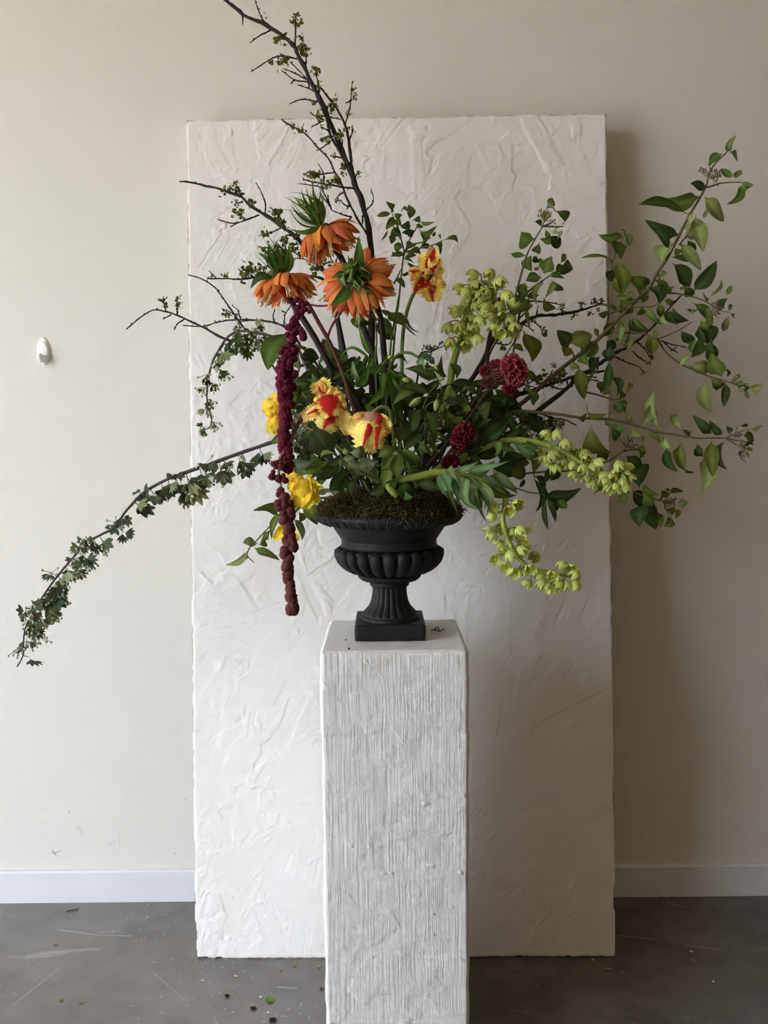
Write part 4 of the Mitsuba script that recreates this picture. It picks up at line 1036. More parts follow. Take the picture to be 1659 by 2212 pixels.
def crown_imperial(label, node, z, axis, bells, tuft, stem_pts, seed, petal_px=52, extra='', rise=0.0, pw=27, cw=(5, 9), curl=.18):
    rng = np.random.default_rng(seed)
    t = thing('crown_imperial', label, 'flower', 'orange crown imperials')
    k = z / F
    A = unit(np.array(axis, float))
    X = unit(np.cross(A, [0.2, 0.3, 1.0])); Y = np.cross(A, X)
    C = P(*node, z)
    sp = stem_px(stem_pts, ID, ZB + .0, z + .012, ROOT(*rng.uniform(-30, 20, 2) * [1, .2]), 60)
    stem(t, 'stem', sp, 15, 12, np.array([(.024, .018, .014), (.026, .012, .015)]), 'mat_stem', 10, 0.05)
    down = np.array([0, 0, -1.0])
    for i in range(bells):
        th = 2 * math.pi * (i + 0.3 * rng.random()) / bells
        rad = X * math.cos(th) + Y * math.sin(th)
        d = unit(-A * rng.uniform(.45, .9) * (1 - rise) + rad * rng.uniform(.75, 1.05) + down * 0.35)
        o = C + rad * 13 * k - A * 2 * k + rng.normal(0, 2 * k, 3)
        bell = f'{t}__bell' + (f'_{i:03d}' if i else '')
        ped = tube_mesh(curve([C - A * 3 * k, C + rad * 8 * k + A * 2 * k, o + d * 4 * k], 6), 2.6 * k, 6)
        part(t, f'bell' + (f'_{i:03d}' if i else '') + '__flower_stalk', np.asarray(ped.vertices), np.asarray(ped.faces), np.array([.10, .035, .03]), 'mat_stem')
        p1 = unit(np.cross(d, [0.3, 0.9, 0.2])); p2 = np.cross(d, p1)
        for j in range(6):
            ph = 2 * math.pi * (j + 0.15 * rng.normal()) / 6 + i
            out = p1 * math.cos(ph) + p2 * math.sin(ph)
            L = petal_px * k * rng.uniform(.88, 1.14)
            b = o + out * 4.5 * k
            e = o + d * L * 0.96 + out * (17 + 4 * (j % 2)) * k * rng.uniform(.8, 1.3)
            v, f, c = petal_geo(b, e, pw * k * rng.uniform(.85, 1.12), ORANGE * np.array([1, rng.uniform(.8, 1.35), rng.uniform(.8, 1.5)]), base=(.20, .035, .025), nrm=out, cup=-0.30, bend=0.17)
            part(t, f'bell' + (f'_{i:03d}' if i else '') + '__petal', v, f, c, 'mat_petal')
        g = []
        for j in range(5):
            off = p1 * rng.normal(0, 3.2) * k + p2 * rng.normal(0, 3.2) * k
            m = tube_mesh(np.linspace(o + d * 8 * k, o + d * petal_px * k * rng.uniform(.95, 1.2) + off, 4), np.array([.8, .8, 1.1, 1.7]) * k, 5)
            g.append((np.asarray(m.vertices), np.asarray(m.faces), np.array([.52, .42, .24])))
        part(t, f'bell' + (f'_{i:03d}' if i else '') + '__stamens', *join(g), 'mat_stem')
    n_, L0, spread = tuft
    for i in range(n_):
        th = 2.4 * i
        q = spread * math.sqrt((i + .6) / n_)
        rad = X * math.cos(th) + Y * math.sin(th)
        d = unit(A * math.cos(q) + rad * math.sin(q))
        L = L0 * k * rng.uniform(.75, 1.2)
        b = C + rad * 4 * k * q + A * 2 * k
        v, f, c = leaf_geo(b, b + d * L, rng.uniform(*cw) * k, ('b', 'm', 'l')[i % 3], 'lan', toward=unit(rad + A * .2), roll=0, bend=rng.normal(-.12, curl), pet=0, fold=.4, wave=.05)
        part(t, 'crown_leaf', v, f, c, 'mat_leaf')
    for a in nums(extra):
        x0, y0, x1, y1, w = map(float, a[:5])
        v, f, c = leaf_geo(P(x0, y0, z - .02), P(x1, y1, z - .035), w * k, a[5], 'lan', roll=float(a[6]) if len(a) > 6 else .2, pet=0, bend=float(a[7]) if len(a) > 7 else .1)
        part(t, 'crown_leaf', v, f, c, 'mat_leaf')
    return t


crown_imperial('uppermost orange crown imperial, its green tuft tipped to the upper left', (697, 490), ZB - .01, (-.52, -.22, .82), 8, (32, 92, .80), [(812, 800), (790, 720), (778, 690), (745, 575), (722, 535), (702, 500)], 3, 68,
               '''690 490 623 493 10 b .3 .2, 690 490 640 440 14 b .2 .1, 695 487 670 418 12 b, 690 489 634 424 8 b, 697 485 690 425 13 b, 695 495 700 512 10 m''')
crown_imperial('lower left orange crown imperial, above the drooping maroon amaranth', (610, 595), ZB - .07, (-.25, -.2, .95), 8, (28, 76, .78), [(770, 860), (720, 800), (680, 730), (655, 690), (632, 655), (612, 605)], 4, 62,
               '''600 592 555 545 12 b, 606 590 580 520 12 b, 612 590 612 520 9 b, 618 592 622 530 14 b, 600 598 575 590 22 m .5 .5, 590 598 540 625 18 d .8 .2, 606 592 592 517 6 b''')
crown_imperial('biggest orange crown imperial, facing the camera with a curly green centre', (770, 602), ZB - .16, (-.20, -.92, .26), 8, (26, 42, 1.3), [(835, 830), (830, 770), (822, 690), (805, 640), (782, 612)], 7, 72,
               '''775 590 775 508 20 b .1 0, 757 618 711 662 24 b .2 .1, 752 595 715 603 13 b .5 .1, 768 585 738 580 20 m .9 .6, 788 590 804 585 22 m 1 .7, 790 612 812 624 16 m .8 .7, 752 590 750 622 14 s .9 .4, 766 600 748 626 7 s, 770 604 758 632 7 s, 776 604 790 630 6 s, 772 598 790 612 5 l, 765 610 775 640 8 m, 760 600 772 625 6 l, 782 606 782 640 6 s''', 0.75, 34, (8, 13), .5)

# ---------------------------------------------------------------- tulips
YEL, YEL2 = np.array([.93, .70, .17]), np.array([.90, .66, .060])


def tulip(name, label, petals, z, stem_pts, col, red=True, group=None, zs=None, inner=None, fr=0.075):
    t = thing(name, label, 'tulip', group)
    k = z / F
    sp = stem_px(stem_pts, ID, zs or ZB - .05, z + .012, ROOT(*RNG.uniform(-40, 40, 1)), 50)
    stem(t, 'stem', sp, 9, 8, np.array([(.12, .17, .05), (.17, .22, .075)]), 'mat_stem', 8, 0.03)
    for a in nums(petals):
        x0, y0, x1, y1, w, dz, fl = map(float, a[:7])
        b, e = P(x0, y0, z), P(x1, y1, z + dz * k)
        wd = fl * 1.25
        fm = (lambda s, u, wd=wd: np.clip((wd * (1.1 - 0.75 * s) - np.abs(u + 0.12 * np.sin(5 * s))) / 0.16, 0, 1)) if red and fl > 0 else None
        jag = np.repeat(RNG.normal(0, .05, 20), 2)
        fm = fm and (lambda s, u, wd=wd, jag=jag: np.clip((wd * (1.1 - 0.75 * s) + jag[(s * 39).astype(int)] * (s > .15) - np.abs(u + 0.12 * np.sin(5 * s))) / 0.14, 0, 1))
        cc = col * np.array([1, RNG.uniform(.9, 1.12), RNG.uniform(.8, 1.6)])
        if len(a) > 7 and a[7] == 'p':
            cc = np.array([.55, .30, .22])
        v, f, c = petal_geo(b, e, w * k, cc, cup=RNG.uniform(-.55, -.25) if dz < 0 else .4, bend=.20 if dz <= 0 else .05, fringe=fr, n=19, m=13, flame=fm, ruffle=.22, shape=lambda s: np.clip(np.sin(np.pi * np.clip(s * .82 + .06, 0, 1)), 0, 1) ** .6)
        part(t, 'petal', v, f, c, 'mat_petal')
    if inner:
        g = []
        for j in range(6):
            p = P(*inner, z - 2 * k)
            m = tube_mesh(np.linspace(p, p + np.array([RNG.normal(0, 5), -9, RNG.normal(0, 5)]) * k, 3), 1.8 * k, 5)
            g.append((np.asarray(m.vertices), np.asarray(m.faces), np.array([.03, .015, .02])))
        part(t, 'stamens', *join(g), 'mat_stem')
    return t


tulip('parrot_tulip', 'red and yellow parrot tulip on a tall curved stem, standing out against the plaster', '''926 590 937 537 30 8 .75, 923 590 912 549 26 8 .1, 928 592 953 575 34 6 .25, 930 594 950 560 24 4 .4, 922 593 884 586 26 2 .65, 922 597 888 607 28 0 .3, 922 600 897 630 30 0 .9,
928 600 937 650 50 2 .45, 931 600 957 624 32 2 .45, 919 607 925 582 24 -12 .0, 930 590 944 570 24 -8 .5, 927 612 942 606 22 -10 .1, 926 588 908 592 20 -10 .5''', ZB - .02, [(865, 900), (868, 800), (869, 740), (876, 685), (893, 635), (918, 608)], YEL, inner=(926, 601), zs=ZB)
tulip('parrot_tulip', 'red and yellow parrot tulip beside the maroon amaranth, wide open', '''704 855 687 824 46 14 .0, 702 850 712 832 44 10 .35, 706 856 745 862 30 8 .35, 724 872 746 884 24 4 .4, 703 872 655 902 32 2 .0, 700 876 664 896 20 -6 .6, 704 862 682 872 30 -8 .7, 742 888 752 938 32 4 0, 716 892 701 928 54 -10 .48, 706 852 716 898 52 -26 .98, 712 862 742 880 34 -14 .8, 700 850 684 832 26 4 .4''',
      ZB - .17, [(790, 1000), (770, 930), (745, 880), (716, 868)], YEL, zs=ZB - .1)
tulip('parrot_tulip', 'red and yellow parrot tulip hanging mouth down, right of the wide open one', '''800 895 760 906 20 2 .7, 800 898 753 930 40 4 .0, 808 893 788 973 70 -4 .0, 806 896 785 966 22 -12 .8, 816 896 834 938 40 4 .0, 815 898 815 968 34 -6 .55, 798 898 802 934 36 -16 .12, 806 889 801 916 46 -12 .0 p, 792 896 764 910 26 -6 .2, 820 892 814 930 20 -10 .9''',
      ZB - .19, [(850, 980), (848, 920), (840, 885), (822, 880), (808, 890)], YEL, zs=ZB - .1)
Y_ = 'yellow tulips at the left of the bouquet'
tulip('yellow_tulip', 'upper of two crumpled yellow tulips half hidden by the maroon amaranth', '''612 882 584 857 34 4 0, 612 882 567 876 36 0 0, 610 884 572 890 30 -6 0, 612 884 583 899 34 0 0, 614 880 600 857 30 4 0, 612 884 590 880 34 -14 0, 614 884 600 900 26 -4 0, 618 880 634 884 34 4 0''', ZB - .07, [(760, 960), (700, 900), (640, 882), (616, 882)], YEL2, False, zs=ZB - .03, fr=.02)
tulip('yellow_tulip', 'lower of two crumpled yellow tulips half hidden by the maroon amaranth', '''614 918 577 910 32 2 0, 614 918 575 926 30 -4 0, 612 920 590 938 34 0 0, 614 914 586 900 34 4 0, 614 918 588 918 36 -14 0, 616 920 603 940 28 2 0''', ZB - .07, [(760, 990), (700, 940), (640, 920), (616, 918)], YEL2, False, zs=ZB - .03, fr=.03)
tulip('yellow_tulip', 'drooping double yellow tulip in front of the left end of the moss', '''660 1036 627 1062 40 2 0, 662 1036 641 1092 44 0 0, 664 1038 656 1098 44 2 0, 668 1036 672 1062 46 4 0, 662 1034 650 1072 58 -16 0, 672 1046 686 1086 20 4 0, 664 1036 678 1034 30 0 0, 656 1036 634 1048 34 -6 0, 664 1040 662 1084 40 -10 0''', ZB - .19, [(760, 1010), (720, 1000), (685, 1010), (665, 1032)], YEL2, False, zs=ZB - .1, fr=.03)
tulip('yellow_tulip', 'yellow tulip just under the tip of the maroon amaranth', '''652 1018 614 1023 18 0 0, 652 1016 626 1036 34 0 0, 650 1012 632 1008 34 2 0, 652 1018 634 1030 36 -10 0, 655 1016 648 1006 30 2 0''', ZB - .13, [(760, 1000), (700, 1000), (656, 1014)], YEL2, False, zs=ZB - .08, fr=.01)
tulip('yellow_tulip', 'yellow tulip almost hidden behind the lower hanging amaranth', '''618 1130 594 1166 20 0 0, 618 1130 644 1168 18 0 0, 618 1130 606 1164 24 4 0, 620 1130 630 1160 24 4 0''', ZB - .07, [(700, 1060), (650, 1090), (622, 1126)], YEL2, False, zs=ZB - .04, fr=.01)

# ---------------------------------------------------------------- hanging amaranth
_ICO = trimesh.creation.icosphere(3, 1.0)


def tassel(label, path, z, stem_pts, blobs, cols, extra='', zs=None):
    """blobs: (fraction along the path, radius px, how loose) ranges."""
    t = thing('amaranth', label, 'flower', 'hanging amaranth tassels')
    k = z / F
    sp = stem_px(stem_pts, ID, zs or ZB, z, None, 60)
    stem(t, 'stem', sp, 11, 7, np.array([(.10, .055, .035), (.26, .085, .085)]), 'mat_stem', 8, 0.05)
    pc = stem_px(path, ID, z, z - .01, None, 240)
    stem(t, 'tassel_stalk', pc, 6, 3, (.22, .09, .07) if cols[0][1] < .02 else (.26, .24, .10), 'mat_stem', 7, 0, 1, 6)
    L = np.r_[0, np.cumsum(np.hypot(*np.diff(pc[:, :2], axis=0).T))]
    L /= L[-1]
    lst = []
    for f0, f1, n, r, loose in blobs:
        for i in range(n):
            f = f0 + (f1 - f0) * (i + .5) / n
            x, y, zz = (np.interp(f, L, pc[:, j]) for j in range(3))
            lst.append((x + RNG.normal(0, loose), y + RNG.normal(0, 2), zz - RNG.uniform(-.3, .6) * r * k, r * RNG.uniform(.8, 1.2), f))
    for a in nums(extra):
        lst.append((float(a[0]), float(a[1]), z - .004, float(a[2]), float(a[3]) if len(a) > 3 else .3))
    V0, F0 = np.asarray(_ICO.vertices), np.asarray(_ICO.faces)
    for x, y, zz, r, f in lst:
        bump = 1 + 0.36 * (meshkit.noise(V0 * 5.5 + RNG.random(3) * 50) - .45) + .34 * (meshkit.noise(V0 * 12 + RNG.random(3) * 50) - .5)
        v = V0 * bump[:, None] * np.array([1, 1, RNG.uniform(.85, 1.15)]) * r * k + P(x, y, zz)
        c0 = np.asarray(cols[0]) * (1 - f) + np.asarray(cols[1]) * f
        c = c0 * RNG.uniform(.8, 1.2) * (0.7 + 0.75 * (bump - .85))[:, None]
        part(t, 'flower_knot', v, F0, np.clip(c, 0.002, 1), 'mat_velvet')
    return t


tassel('dark maroon amaranth tassel hanging down in front of the two yellow tulips', [(655, 662), (642, 690), (634, 720), (628, 760), (618, 800), (616, 850), (617, 900), (616, 950), (620, 990), (626, 1012)], ZB - .16,
       [(800, 960), (760, 870), (742, 810), (712, 740), (690, 700), (665, 656), (652, 655), (645, 672), (638, 710)],
       [(.0, .08, 5, 6.5, 7), (.08, .25, 9, 7.5, 8), (.25, .45, 16, 9.5, 8), (.45, .62, 16, 11, 6), (.62, 1.0, 40, 10.5, 4.5)], [(.105, .009, .027), (.115, .014, .030)],
       '''641 648 7, 650 652 6, 655 660 6.5, 662 656 5, 660 668 6, 653 673 6, 645 676 5, 668 674 4, 627 706 7, 631 701 6, 640 698 6, 650 712 6, 654 722 8, 655 729 8, 653 718 7, 606 783 7.5, 626 776 8, 628 768 8, 612 755 7, 608 762 7, 637 808 8, 632 812 6, 606 803 9, 603 818 8, 611 830 9, 632 836 8.5, 624 838 7, 605 842 6.5, 613 846 8''', zs=ZB - .05)
part('amaranth', 'side_twig', *(lambda m: (np.asarray(m.vertices), np.asarray(m.faces)))(tube_mesh(to3(stem_px([(708, 731), (712, 715), (722, 695), (737, 675), (745, 660)], ID, ZB - .1, ZB - .1, None, 12)), .0028, 6)), np.array([.24, .06, .07]), 'mat_stem')
part('amaranth', 'side_twig', *(lambda m: (np.asarray(m.vertices), np.asarray(m.faces)))(tube_mesh(to3(stem_px([(664, 657), (690, 661), (715, 659)], ID, ZB - .14, ZB - .14, None, 8)), .0024, 6)), np.array([.30, .07, .10]), 'mat_stem')
for x, y in ((700, 738), (698, 744), (700, 750), (702, 757), (704, 760)):
    v, f = bead_geo([0, 0, 0], .0030, 2)
    part('amaranth', 'flower_knot', v * [1, 1, 1.3] + P(x, y, ZB - .115), f, np.array([.13, .012, .03]), 'mat_velvet')
tassel('long dusty brown amaranth tassel, the lowest hanging of the two', [(601, 997), (603, 1030), (609, 1060), (617, 1090), (621, 1120), (622, 1160), (623, 1200), (625, 1250), (630, 1290), (634, 1326)], ZB - .19,
       [(760, 960), (712, 850), (690, 842), (673, 868), (650, 905), (636, 932), (622, 965), (608, 985), (601, 1000)], [(.22, .42, 16, 9.5, 5.5), (.42, .62, 18, 10.5, 5), (.62, 1, 38, 9.4, 3.2)], [(.125, .026, .036), (.125, .046, .042)],
       '''591 1002 7 0, 598 1000 6 0, 607 1007 7.5 0, 608 1000 6 0, 588 1030 8 0, 590 1020 5 0, 602 1034 8 0, 616 1038 8 0, 612 1028 5 0, 606 1060 8 0, 603 1068 7 0, 611 1070 7 0, 608 1088 8.5 0, 606 1094 7 0, 628 1086 7 .1, 626 1100 8 .1, 613 1105 9 .2, 629 1114 9 .3, 611 1125 9 .3, 616 1000 5 0, 595 1010 5 0''', zs=ZB - .06)

# ---------------------------------------------------------------- green bell spires (persian fritillary)
GREEN = np.array([.59, .665, .20])


def spire(label, stem_pts, mp, z0, z1, bells, mp2, leaf=None, w=(17, 7), root=None, col=GREEN, size=.93, front=(-.018, .020)):
    t = thing('fritillary_spire', label, 'flower', 'green bell spires')
    c = stem_px(stem_pts, mp, z0, z1, root, 90)
    stem(t, 'stem', c, *w, np.array([(.16, .21, .035), (.36, .43, .09)]), 'mat_stem', 10, 0.04)
    for i, a in enumerate(nums(bells)):
        b, e = mp2((float(a[0]), float(a[1]))), mp2((float(a[2]), float(a[3])))
        cam = .75 if len(a) > 4 else RNG.uniform(-.25, .35)
        z = near(c, b) - RNG.uniform(*front)
        k = z / F
        B_, E_ = P(*b, z), P(*e, z)
        L = 24.5 * k * size * RNG.uniform(.92, 1.12)
        d = unit(unit(E_ - B_) * math.sqrt(1 - cam * cam) + unit(CAM - B_) * cam)
        o = (B_ + E_) / 2 - d * L * .5
        q = f'fritillary_bell' + (f'_{i:03d}' if i else '')
        j0 = np.argmin(np.hypot(c[:, 0] - b[0], c[:, 1] - b[1]))
        S = P(*c[j0])
        m = tube_mesh(curve([S, (S + o) / 2 + np.array([0, 0, .004]) - d * 3 * k, o], 6), 1.3 * k, 5)
        part(t, q + '__flower_stalk', np.asarray(m.vertices), np.asarray(m.faces), np.array([.22, .27, .06]), 'mat_stem')
        p1 = unit(np.cross(d, [.3, .9, .25])); p2 = np.cross(d, p1)
        tone = col * RNG.uniform(.85, 1.12)
        for j in range(6):
            ph = 2 * math.pi * j / 6 + i
            out = p1 * math.cos(ph) + p2 * math.sin(ph)
            op = RNG.uniform(12.5, 17) * size
            v, f, cc = petal_geo(o + out * 2.2 * k, o + d * L + out * op * k, 16.5 * k * size, tone * (1 if j % 2 else .92), base=tone * .75, nrm=out, cup=-.32, bend=.19, n=8, m=5)
            part(t, q + '__petal', v, f, cc, 'mat_petal')
        g = []
        for j in range(4):
            m = tube_mesh(np.linspace(o + d * 3 * k, o + d * L * .72 + (p1 * RNG.normal() + p2 * RNG.normal()) * 2.2 * k, 3), np.array([.7, .8, 1.5]) * k, 5)
            g.append((np.asarray(m.vertices), np.asarray(m.faces), np.array([.62, .42, .05])))
        part(t, q + '__stamens', *join(g), 'mat_stem')
    if leaf:
        leaves(t, leaf, mp2, c, 'lan', .022, roll=.12, fold=.3, pet=0.0, n=12)
    return t


spire('upright spire of pale green bells in front of the plaster, arching over at its top', [(540, 1900), (660, 1340), (760, 1050), (800, 850), (860, 600), (950, 420), (1080, 405), (1150, 560), (1210, 720), (1290, 880), (1340, 1000)], Z8, ZB, ZB - .04,
      '''960 280 840 320, 1130 240 1060 330, 1150 420 1270 350, 970 420 840 410, 770 430 690 500, 850 460 770 560, 920 480 870 580, 980 490 960 600, 1170 500 1060 530 c, 830 620 780 720, 930 620 940 700, 1110 640 980 750, 740 690 620 760, 1270 500 1310 590, 1330 690 1390 600, 880 760 860 880, 970 780 980 900, 1170 760 1060 840, 1210 770 1260 830 c, 1320 780 1340 870,
610 870 600 1000, 740 870 720 980, 930 900 900 1010, 800 980 790 1080 c, 930 1030 960 1110, 640 1060 610 1170, 810 1100 810 1190 c, 1180 890 1120 980, 1240 940 1200 1040 c, 1370 890 1400 980, 1080 560 1020 640, 1050 650 1080 740, 1380 960 1360 1030, 700 690 720 790, 860 560 830 640, 1190 350 1230 420, 1000 560 960 640, 1090 470 1010 560, 900 380 960 470, 1240 640 1190 720''', Z8, None, (17, 7), ROOT(20), size=1.0, front=(-.004, .032))
spire('right spire of green bells, bending out past the right edge of the panel', [(200, 640), (380, 560), (550, 460), (750, 390), (900, 375), (1020, 390), (1200, 430), (1330, 490), (1450, 570), (1560, 620), (1700, 690), (1840, 720)], B4, ZB - .05, ZB - .12,
      '''1050 345 1045 430 c, 1170 300 1145 350, 1250 290 1260 370, 1340 370 1335 450, 1110 465 1095 520 c, 1180 530 1140 590, 1240 590 1260 660, 1260 430 1235 490, 1330 540 1300 620, 1390 560 1395 640, 1420 450 1400 530 c, 1290 480 1330 560, 1200 480 1240 540, 1520 520 1540 570 c, 1500 600 1490 670, 1570 590 1590 660, 1420 660 1390 720, 1510 680 1520 740, 1600 560 1660 600,
1590 730 1560 810, 1650 640 1630 720, 1480 470 1510 520, 1670 660 1700 720, 1800 570 1830 640, 1870 590 1910 650, 1840 650 1890 700, 1760 680 1740 740, 1700 720 1680 780, 1830 730 1850 770, 1720 790 1720 840, 1790 770 1770 830, 1870 780 1880 830, 1890 690 1920 740, 1780 650 1800 700 c, 1820 690 1800 740 c''', B4,
      '''700 400 705 540 70 s, 790 390 775 535 42 s, 870 400 1075 530 90 s, 560 450 840 165 125 d, 640 430 760 250 90 d, 600 430 400 520 90 d, 780 380 1010 300 60 d, 830 380 960 220 40 m, 500 490 650 620 80 d, 740 400 900 470 70 m, 930 380 1120 460 60 d, 420 540 540 640 80 d''', (19, 8), ROOT(25))
spire('lowest spire of green bells, drooping in an S below the urn rim at the right', [(-250, 760), (20, 700), (200, 660), (400, 690), (580, 740), (700, 800), (790, 890), (790, 980), (770, 1080), (800, 1230), (850, 1330), (920, 1440), (1000, 1510), (1100, 1545), (1250, 1575), (1420, 1600)], B4, ZB - .205, ZB - .22,
      '''740 960 660 1000 c, 710 1040 640 1080, 850 980 825 1030 c, 890 940 920 960 c, 700 1150 610 1230, 780 1150 745 1180 c, 690 1200 670 1270, 880 1180 840 1220, 920 1160 940 1200, 960 1180 990 1210, 1000 1280 940 1310 c, 770 1290 730 1330, 810 1330 770 1400 c, 840 1380 850 1430, 920 1350 960 1380, 740 1410 690 1470 c, 830 1480 790 1550 c, 1080 1400 1050 1440 c, 1020 1480 1030 1560 c,
920 1530 860 1610 c, 960 1510 955 1600, 1020 1620 970 1700, 1130 1580 1100 1620, 1150 1630 1100 1710, 1220 1550 1220 1620 c, 1210 1680 1215 1750, 1270 1630 1230 1690 c, 1300 1640 1260 1700, 1330 1460 1290 1530, 1400 1500 1390 1550 c, 1440 1560 1400 1610, 1330 1640 1330 1710, 1430 1640 1410 1710, 1170 1660 1160 1720, 860 1200 880 1260, 950 1330 990 1370''', B4,
      '''210 650 345 970 105 s, 320 690 415 940 105 s, 390 730 545 990 120 s, 450 690 520 970 110 s, 560 730 500 890 110 s, 530 720 620 1050 85 s, 600 760 600 1010 55 s, 440 650 705 555 95 s, 480 660 840 560 60 s, 610 720 905 865 85 s, 690 650 910 860 90 s, 540 690 845 850 130 s, 300 610 380 760 70 s, 620 730 770 650 55 s, 250 660 380 1080 55 d, 480 740 640 1130 40 d, 300 680 360 960 90 s, 660 790 850 880 60 m, 420 720 470 900 80 m, 500 740 560 930 70 m, 230 670 290 860 80 s, 360 710 380 900 80 s, 430 720 600 1010 80 s, 500 730 580 1020 70 s, 480 690 620 900 90 s, 570 760 640 980 60 d, 650 780 700 960 50 d, 350 660 560 560 60 s''', (17, 7), ROOT(15))

# ---------------------------------------------------------------- cockscombs
_ICO5 = trimesh.creation.icosphere(5, 1.0)


def crest(px, z, rad, tilt, cols, amp, freq):
    k = z / F
    V0 = np.asarray(_ICO5.vertices)
    w = V0 * freq + 1.1 * np.stack([meshkit.noise(V0 * 2.6 + q) for q in (3, 19, 41)], -1) + RNG.random(3) * 30
    n = meshkit.noise(w) * .75 + meshkit.noise(w * 2.1 + 9) * .25
    ridge = np.clip(1 - np.abs(n - .5) / .09, 0, 1)
    h = ridge ** .7
    v = V0 * (1 + amp * (h - .6))[:, None] * np.array(rad) * k
    a = math.radians(tilt)
    R = np.array([[math.cos(a), 0, math.sin(a)], [0, 1, 0], [-math.sin(a), 0, math.cos(a)]])
    c = np.asarray(cols[0]) * (1 - h[:, None]) + np.asarray(cols[1]) * h[:, None]
    c = np.where((ridge > .86)[:, None], np.asarray(cols[2]), c)
    return v @ R.T + P(*px, z), np.asarray(_ICO5.faces), c


def cockscomb(label, px, z, rad, tilt, cols, stem_pts, amp=.33, freq=3.2):
    t = thing('cockscomb', label, 'flower')
    k = z / F
    part(t, 'crest', *crest(px, z, rad, tilt, cols, amp, freq), 'mat_velvet')
    if stem_pts:
        stem(t, 'stem', stem_px(stem_pts, ID, ZB, z, ROOT(20), 40), 9, 9, (.07, .040, .028), 'mat_stem', 8, .05)
    return t


ck = cockscomb('largest cockscomb, dusty pink and red, right of the bouquet centre', (1110, 800), ZB - .06, (27, 24, 35), -25, [(.11, .008, .016), (.33, .045, .060), (.44, .15, .13)], [(1000, 920), (1050, 850), (1090, 815)])
for x, y, rd, cl in ((1084, 810, (24, 16, 19), [(.09, .02, .018), (.26, .085, .075), (.34, .15, .13)]), (1060, 826, (19, 14, 14), [(.07, .03, .024), (.17, .085, .065), (.24, .13, .10)]), (1047, 802, (11, 9, 12), [(.09, .008, .014), (.32, .035, .045), (.38, .08, .08)]),
                     (1102, 842, (17, 12, 12), [(.08, .006, .012), (.22, .02, .035), (.3, .06, .06)]), (1068, 786, (13, 10, 9), [(.10, .01, .015), (.33, .05, .055), (.4, .12, .11)])):
    part(ck, 'crest_lobe', *crest((x, y), ZB - .05, rd, RNG.uniform(-30, 30), cl, .42, 3.4), 'mat_velvet')
cockscomb('crimson cockscomb with golden-edged folds deep in the bouquet', (999, 943), ZB - .11, (23, 22, 33), 28, [(.075, .003, .010), (.17, .010, .024), (.45, .14, .09)], [(960, 1010), (985, 970)], .3, 3.6)
cockscomb('dark crimson cockscomb low in the bouquet, above the drooping green spire', (973, 998), ZB - .12, (20, 18, 16), 0, [(.05, .002, .010), (.12, .008, .022), (.30, .06, .05)], [(940, 1030), (960, 1010)], .3, 3.4)
cockscomb('red cockscomb peeping out between the upright green bells', (1072, 668), ZB + .03, (19, 14, 24), 10, [(.10, .004, .014), (.26, .015, .040), (.40, .08, .08)], [(1030, 860), (1055, 740), (1068, 690)])

# ---------------------------------------------------------------- leaves of the middle
def clump(label, data, z, kind='lan', stems=(), name='foliage_sprig', cat='leaf spray', w=(6, 3), col=(.09, .13, .035), dz=.03, group=None, **k):
    t = thing(name, label, cat, group)
    rf = []
    for mp, pts in stems:
        rf.append(stem(t, 'stem', stem_px(pts, mp, ZB, z, ROOT(RNG.uniform(-50, 50)), 40), *w, col, 'mat_stem', 7, .05))
    for mp, s in data:
        leaves(t, s, mp, np.vstack(rf)[-12:] if False else z, kind, dz, **k)
    return t


clump('fountain of long glossy strap leaves round the stem of the camera-facing crown imperial', [(C2, '''480 1100 20 1385 115 b, 490 1130 180 1670 155 b, 470 1150 430 1520 110 b, 520 1150 610 1650 115 b, 540 1110 815 1150 75 b, 560 1060 650 1100 75 b, 440 1030 170 1160 70 b, 540 1200 720 1420 70 b, 500 1180 520 1560 100 b, 460 1010 330 1200 80 b, 520 1020 470 880 80 b'''), (C1, '''1350 900 920 950 50 b, 1330 880 960 1180 90 b, 1180 1250 1120 960 110 s, 1200 1330 1440 800 85 b, 1380 860 1200 380 72 b, 1350 900 1290 1220 60 b, 1230 900 940 1190 60 b, 1240 1330 1350 1000 60 b, 1130 1340 1000 1140 60 d''')], ZB - .13, 'strap', [(C2, [(520, 1500), (520, 1150)])], dz=.035, pet=0, n=14, bend=None)
clump('broad dark leaves with pale yellow buds right of the strap leaves', [(C2, '''1130 1440 640 1380 160 d, 960 1380 600 1640 140 m, 1290 1235 785 1085 170 d, 1320 1200 1345 875 165 m, 1380 1220 1100 1080 90 d, 800 1240 680 1130 60 d, 1480 1000 1560 1240 120 d, 1100 1000 1230 1160 90 m'''), (C4, '''530 490 275 905 210 d, 590 500 770 1035 160 m, 640 600 630 1410 85 d, 400 250 640 260 60 d, 560 470 420 760 110 d''')], ZB - .14, 'lan', [(C4, [(560, 900), (560, 500), (640, 260), (780, 80)]), (C4, [(560, 900), (600, 470), (760, 340)])], dz=.03, pet=.03)
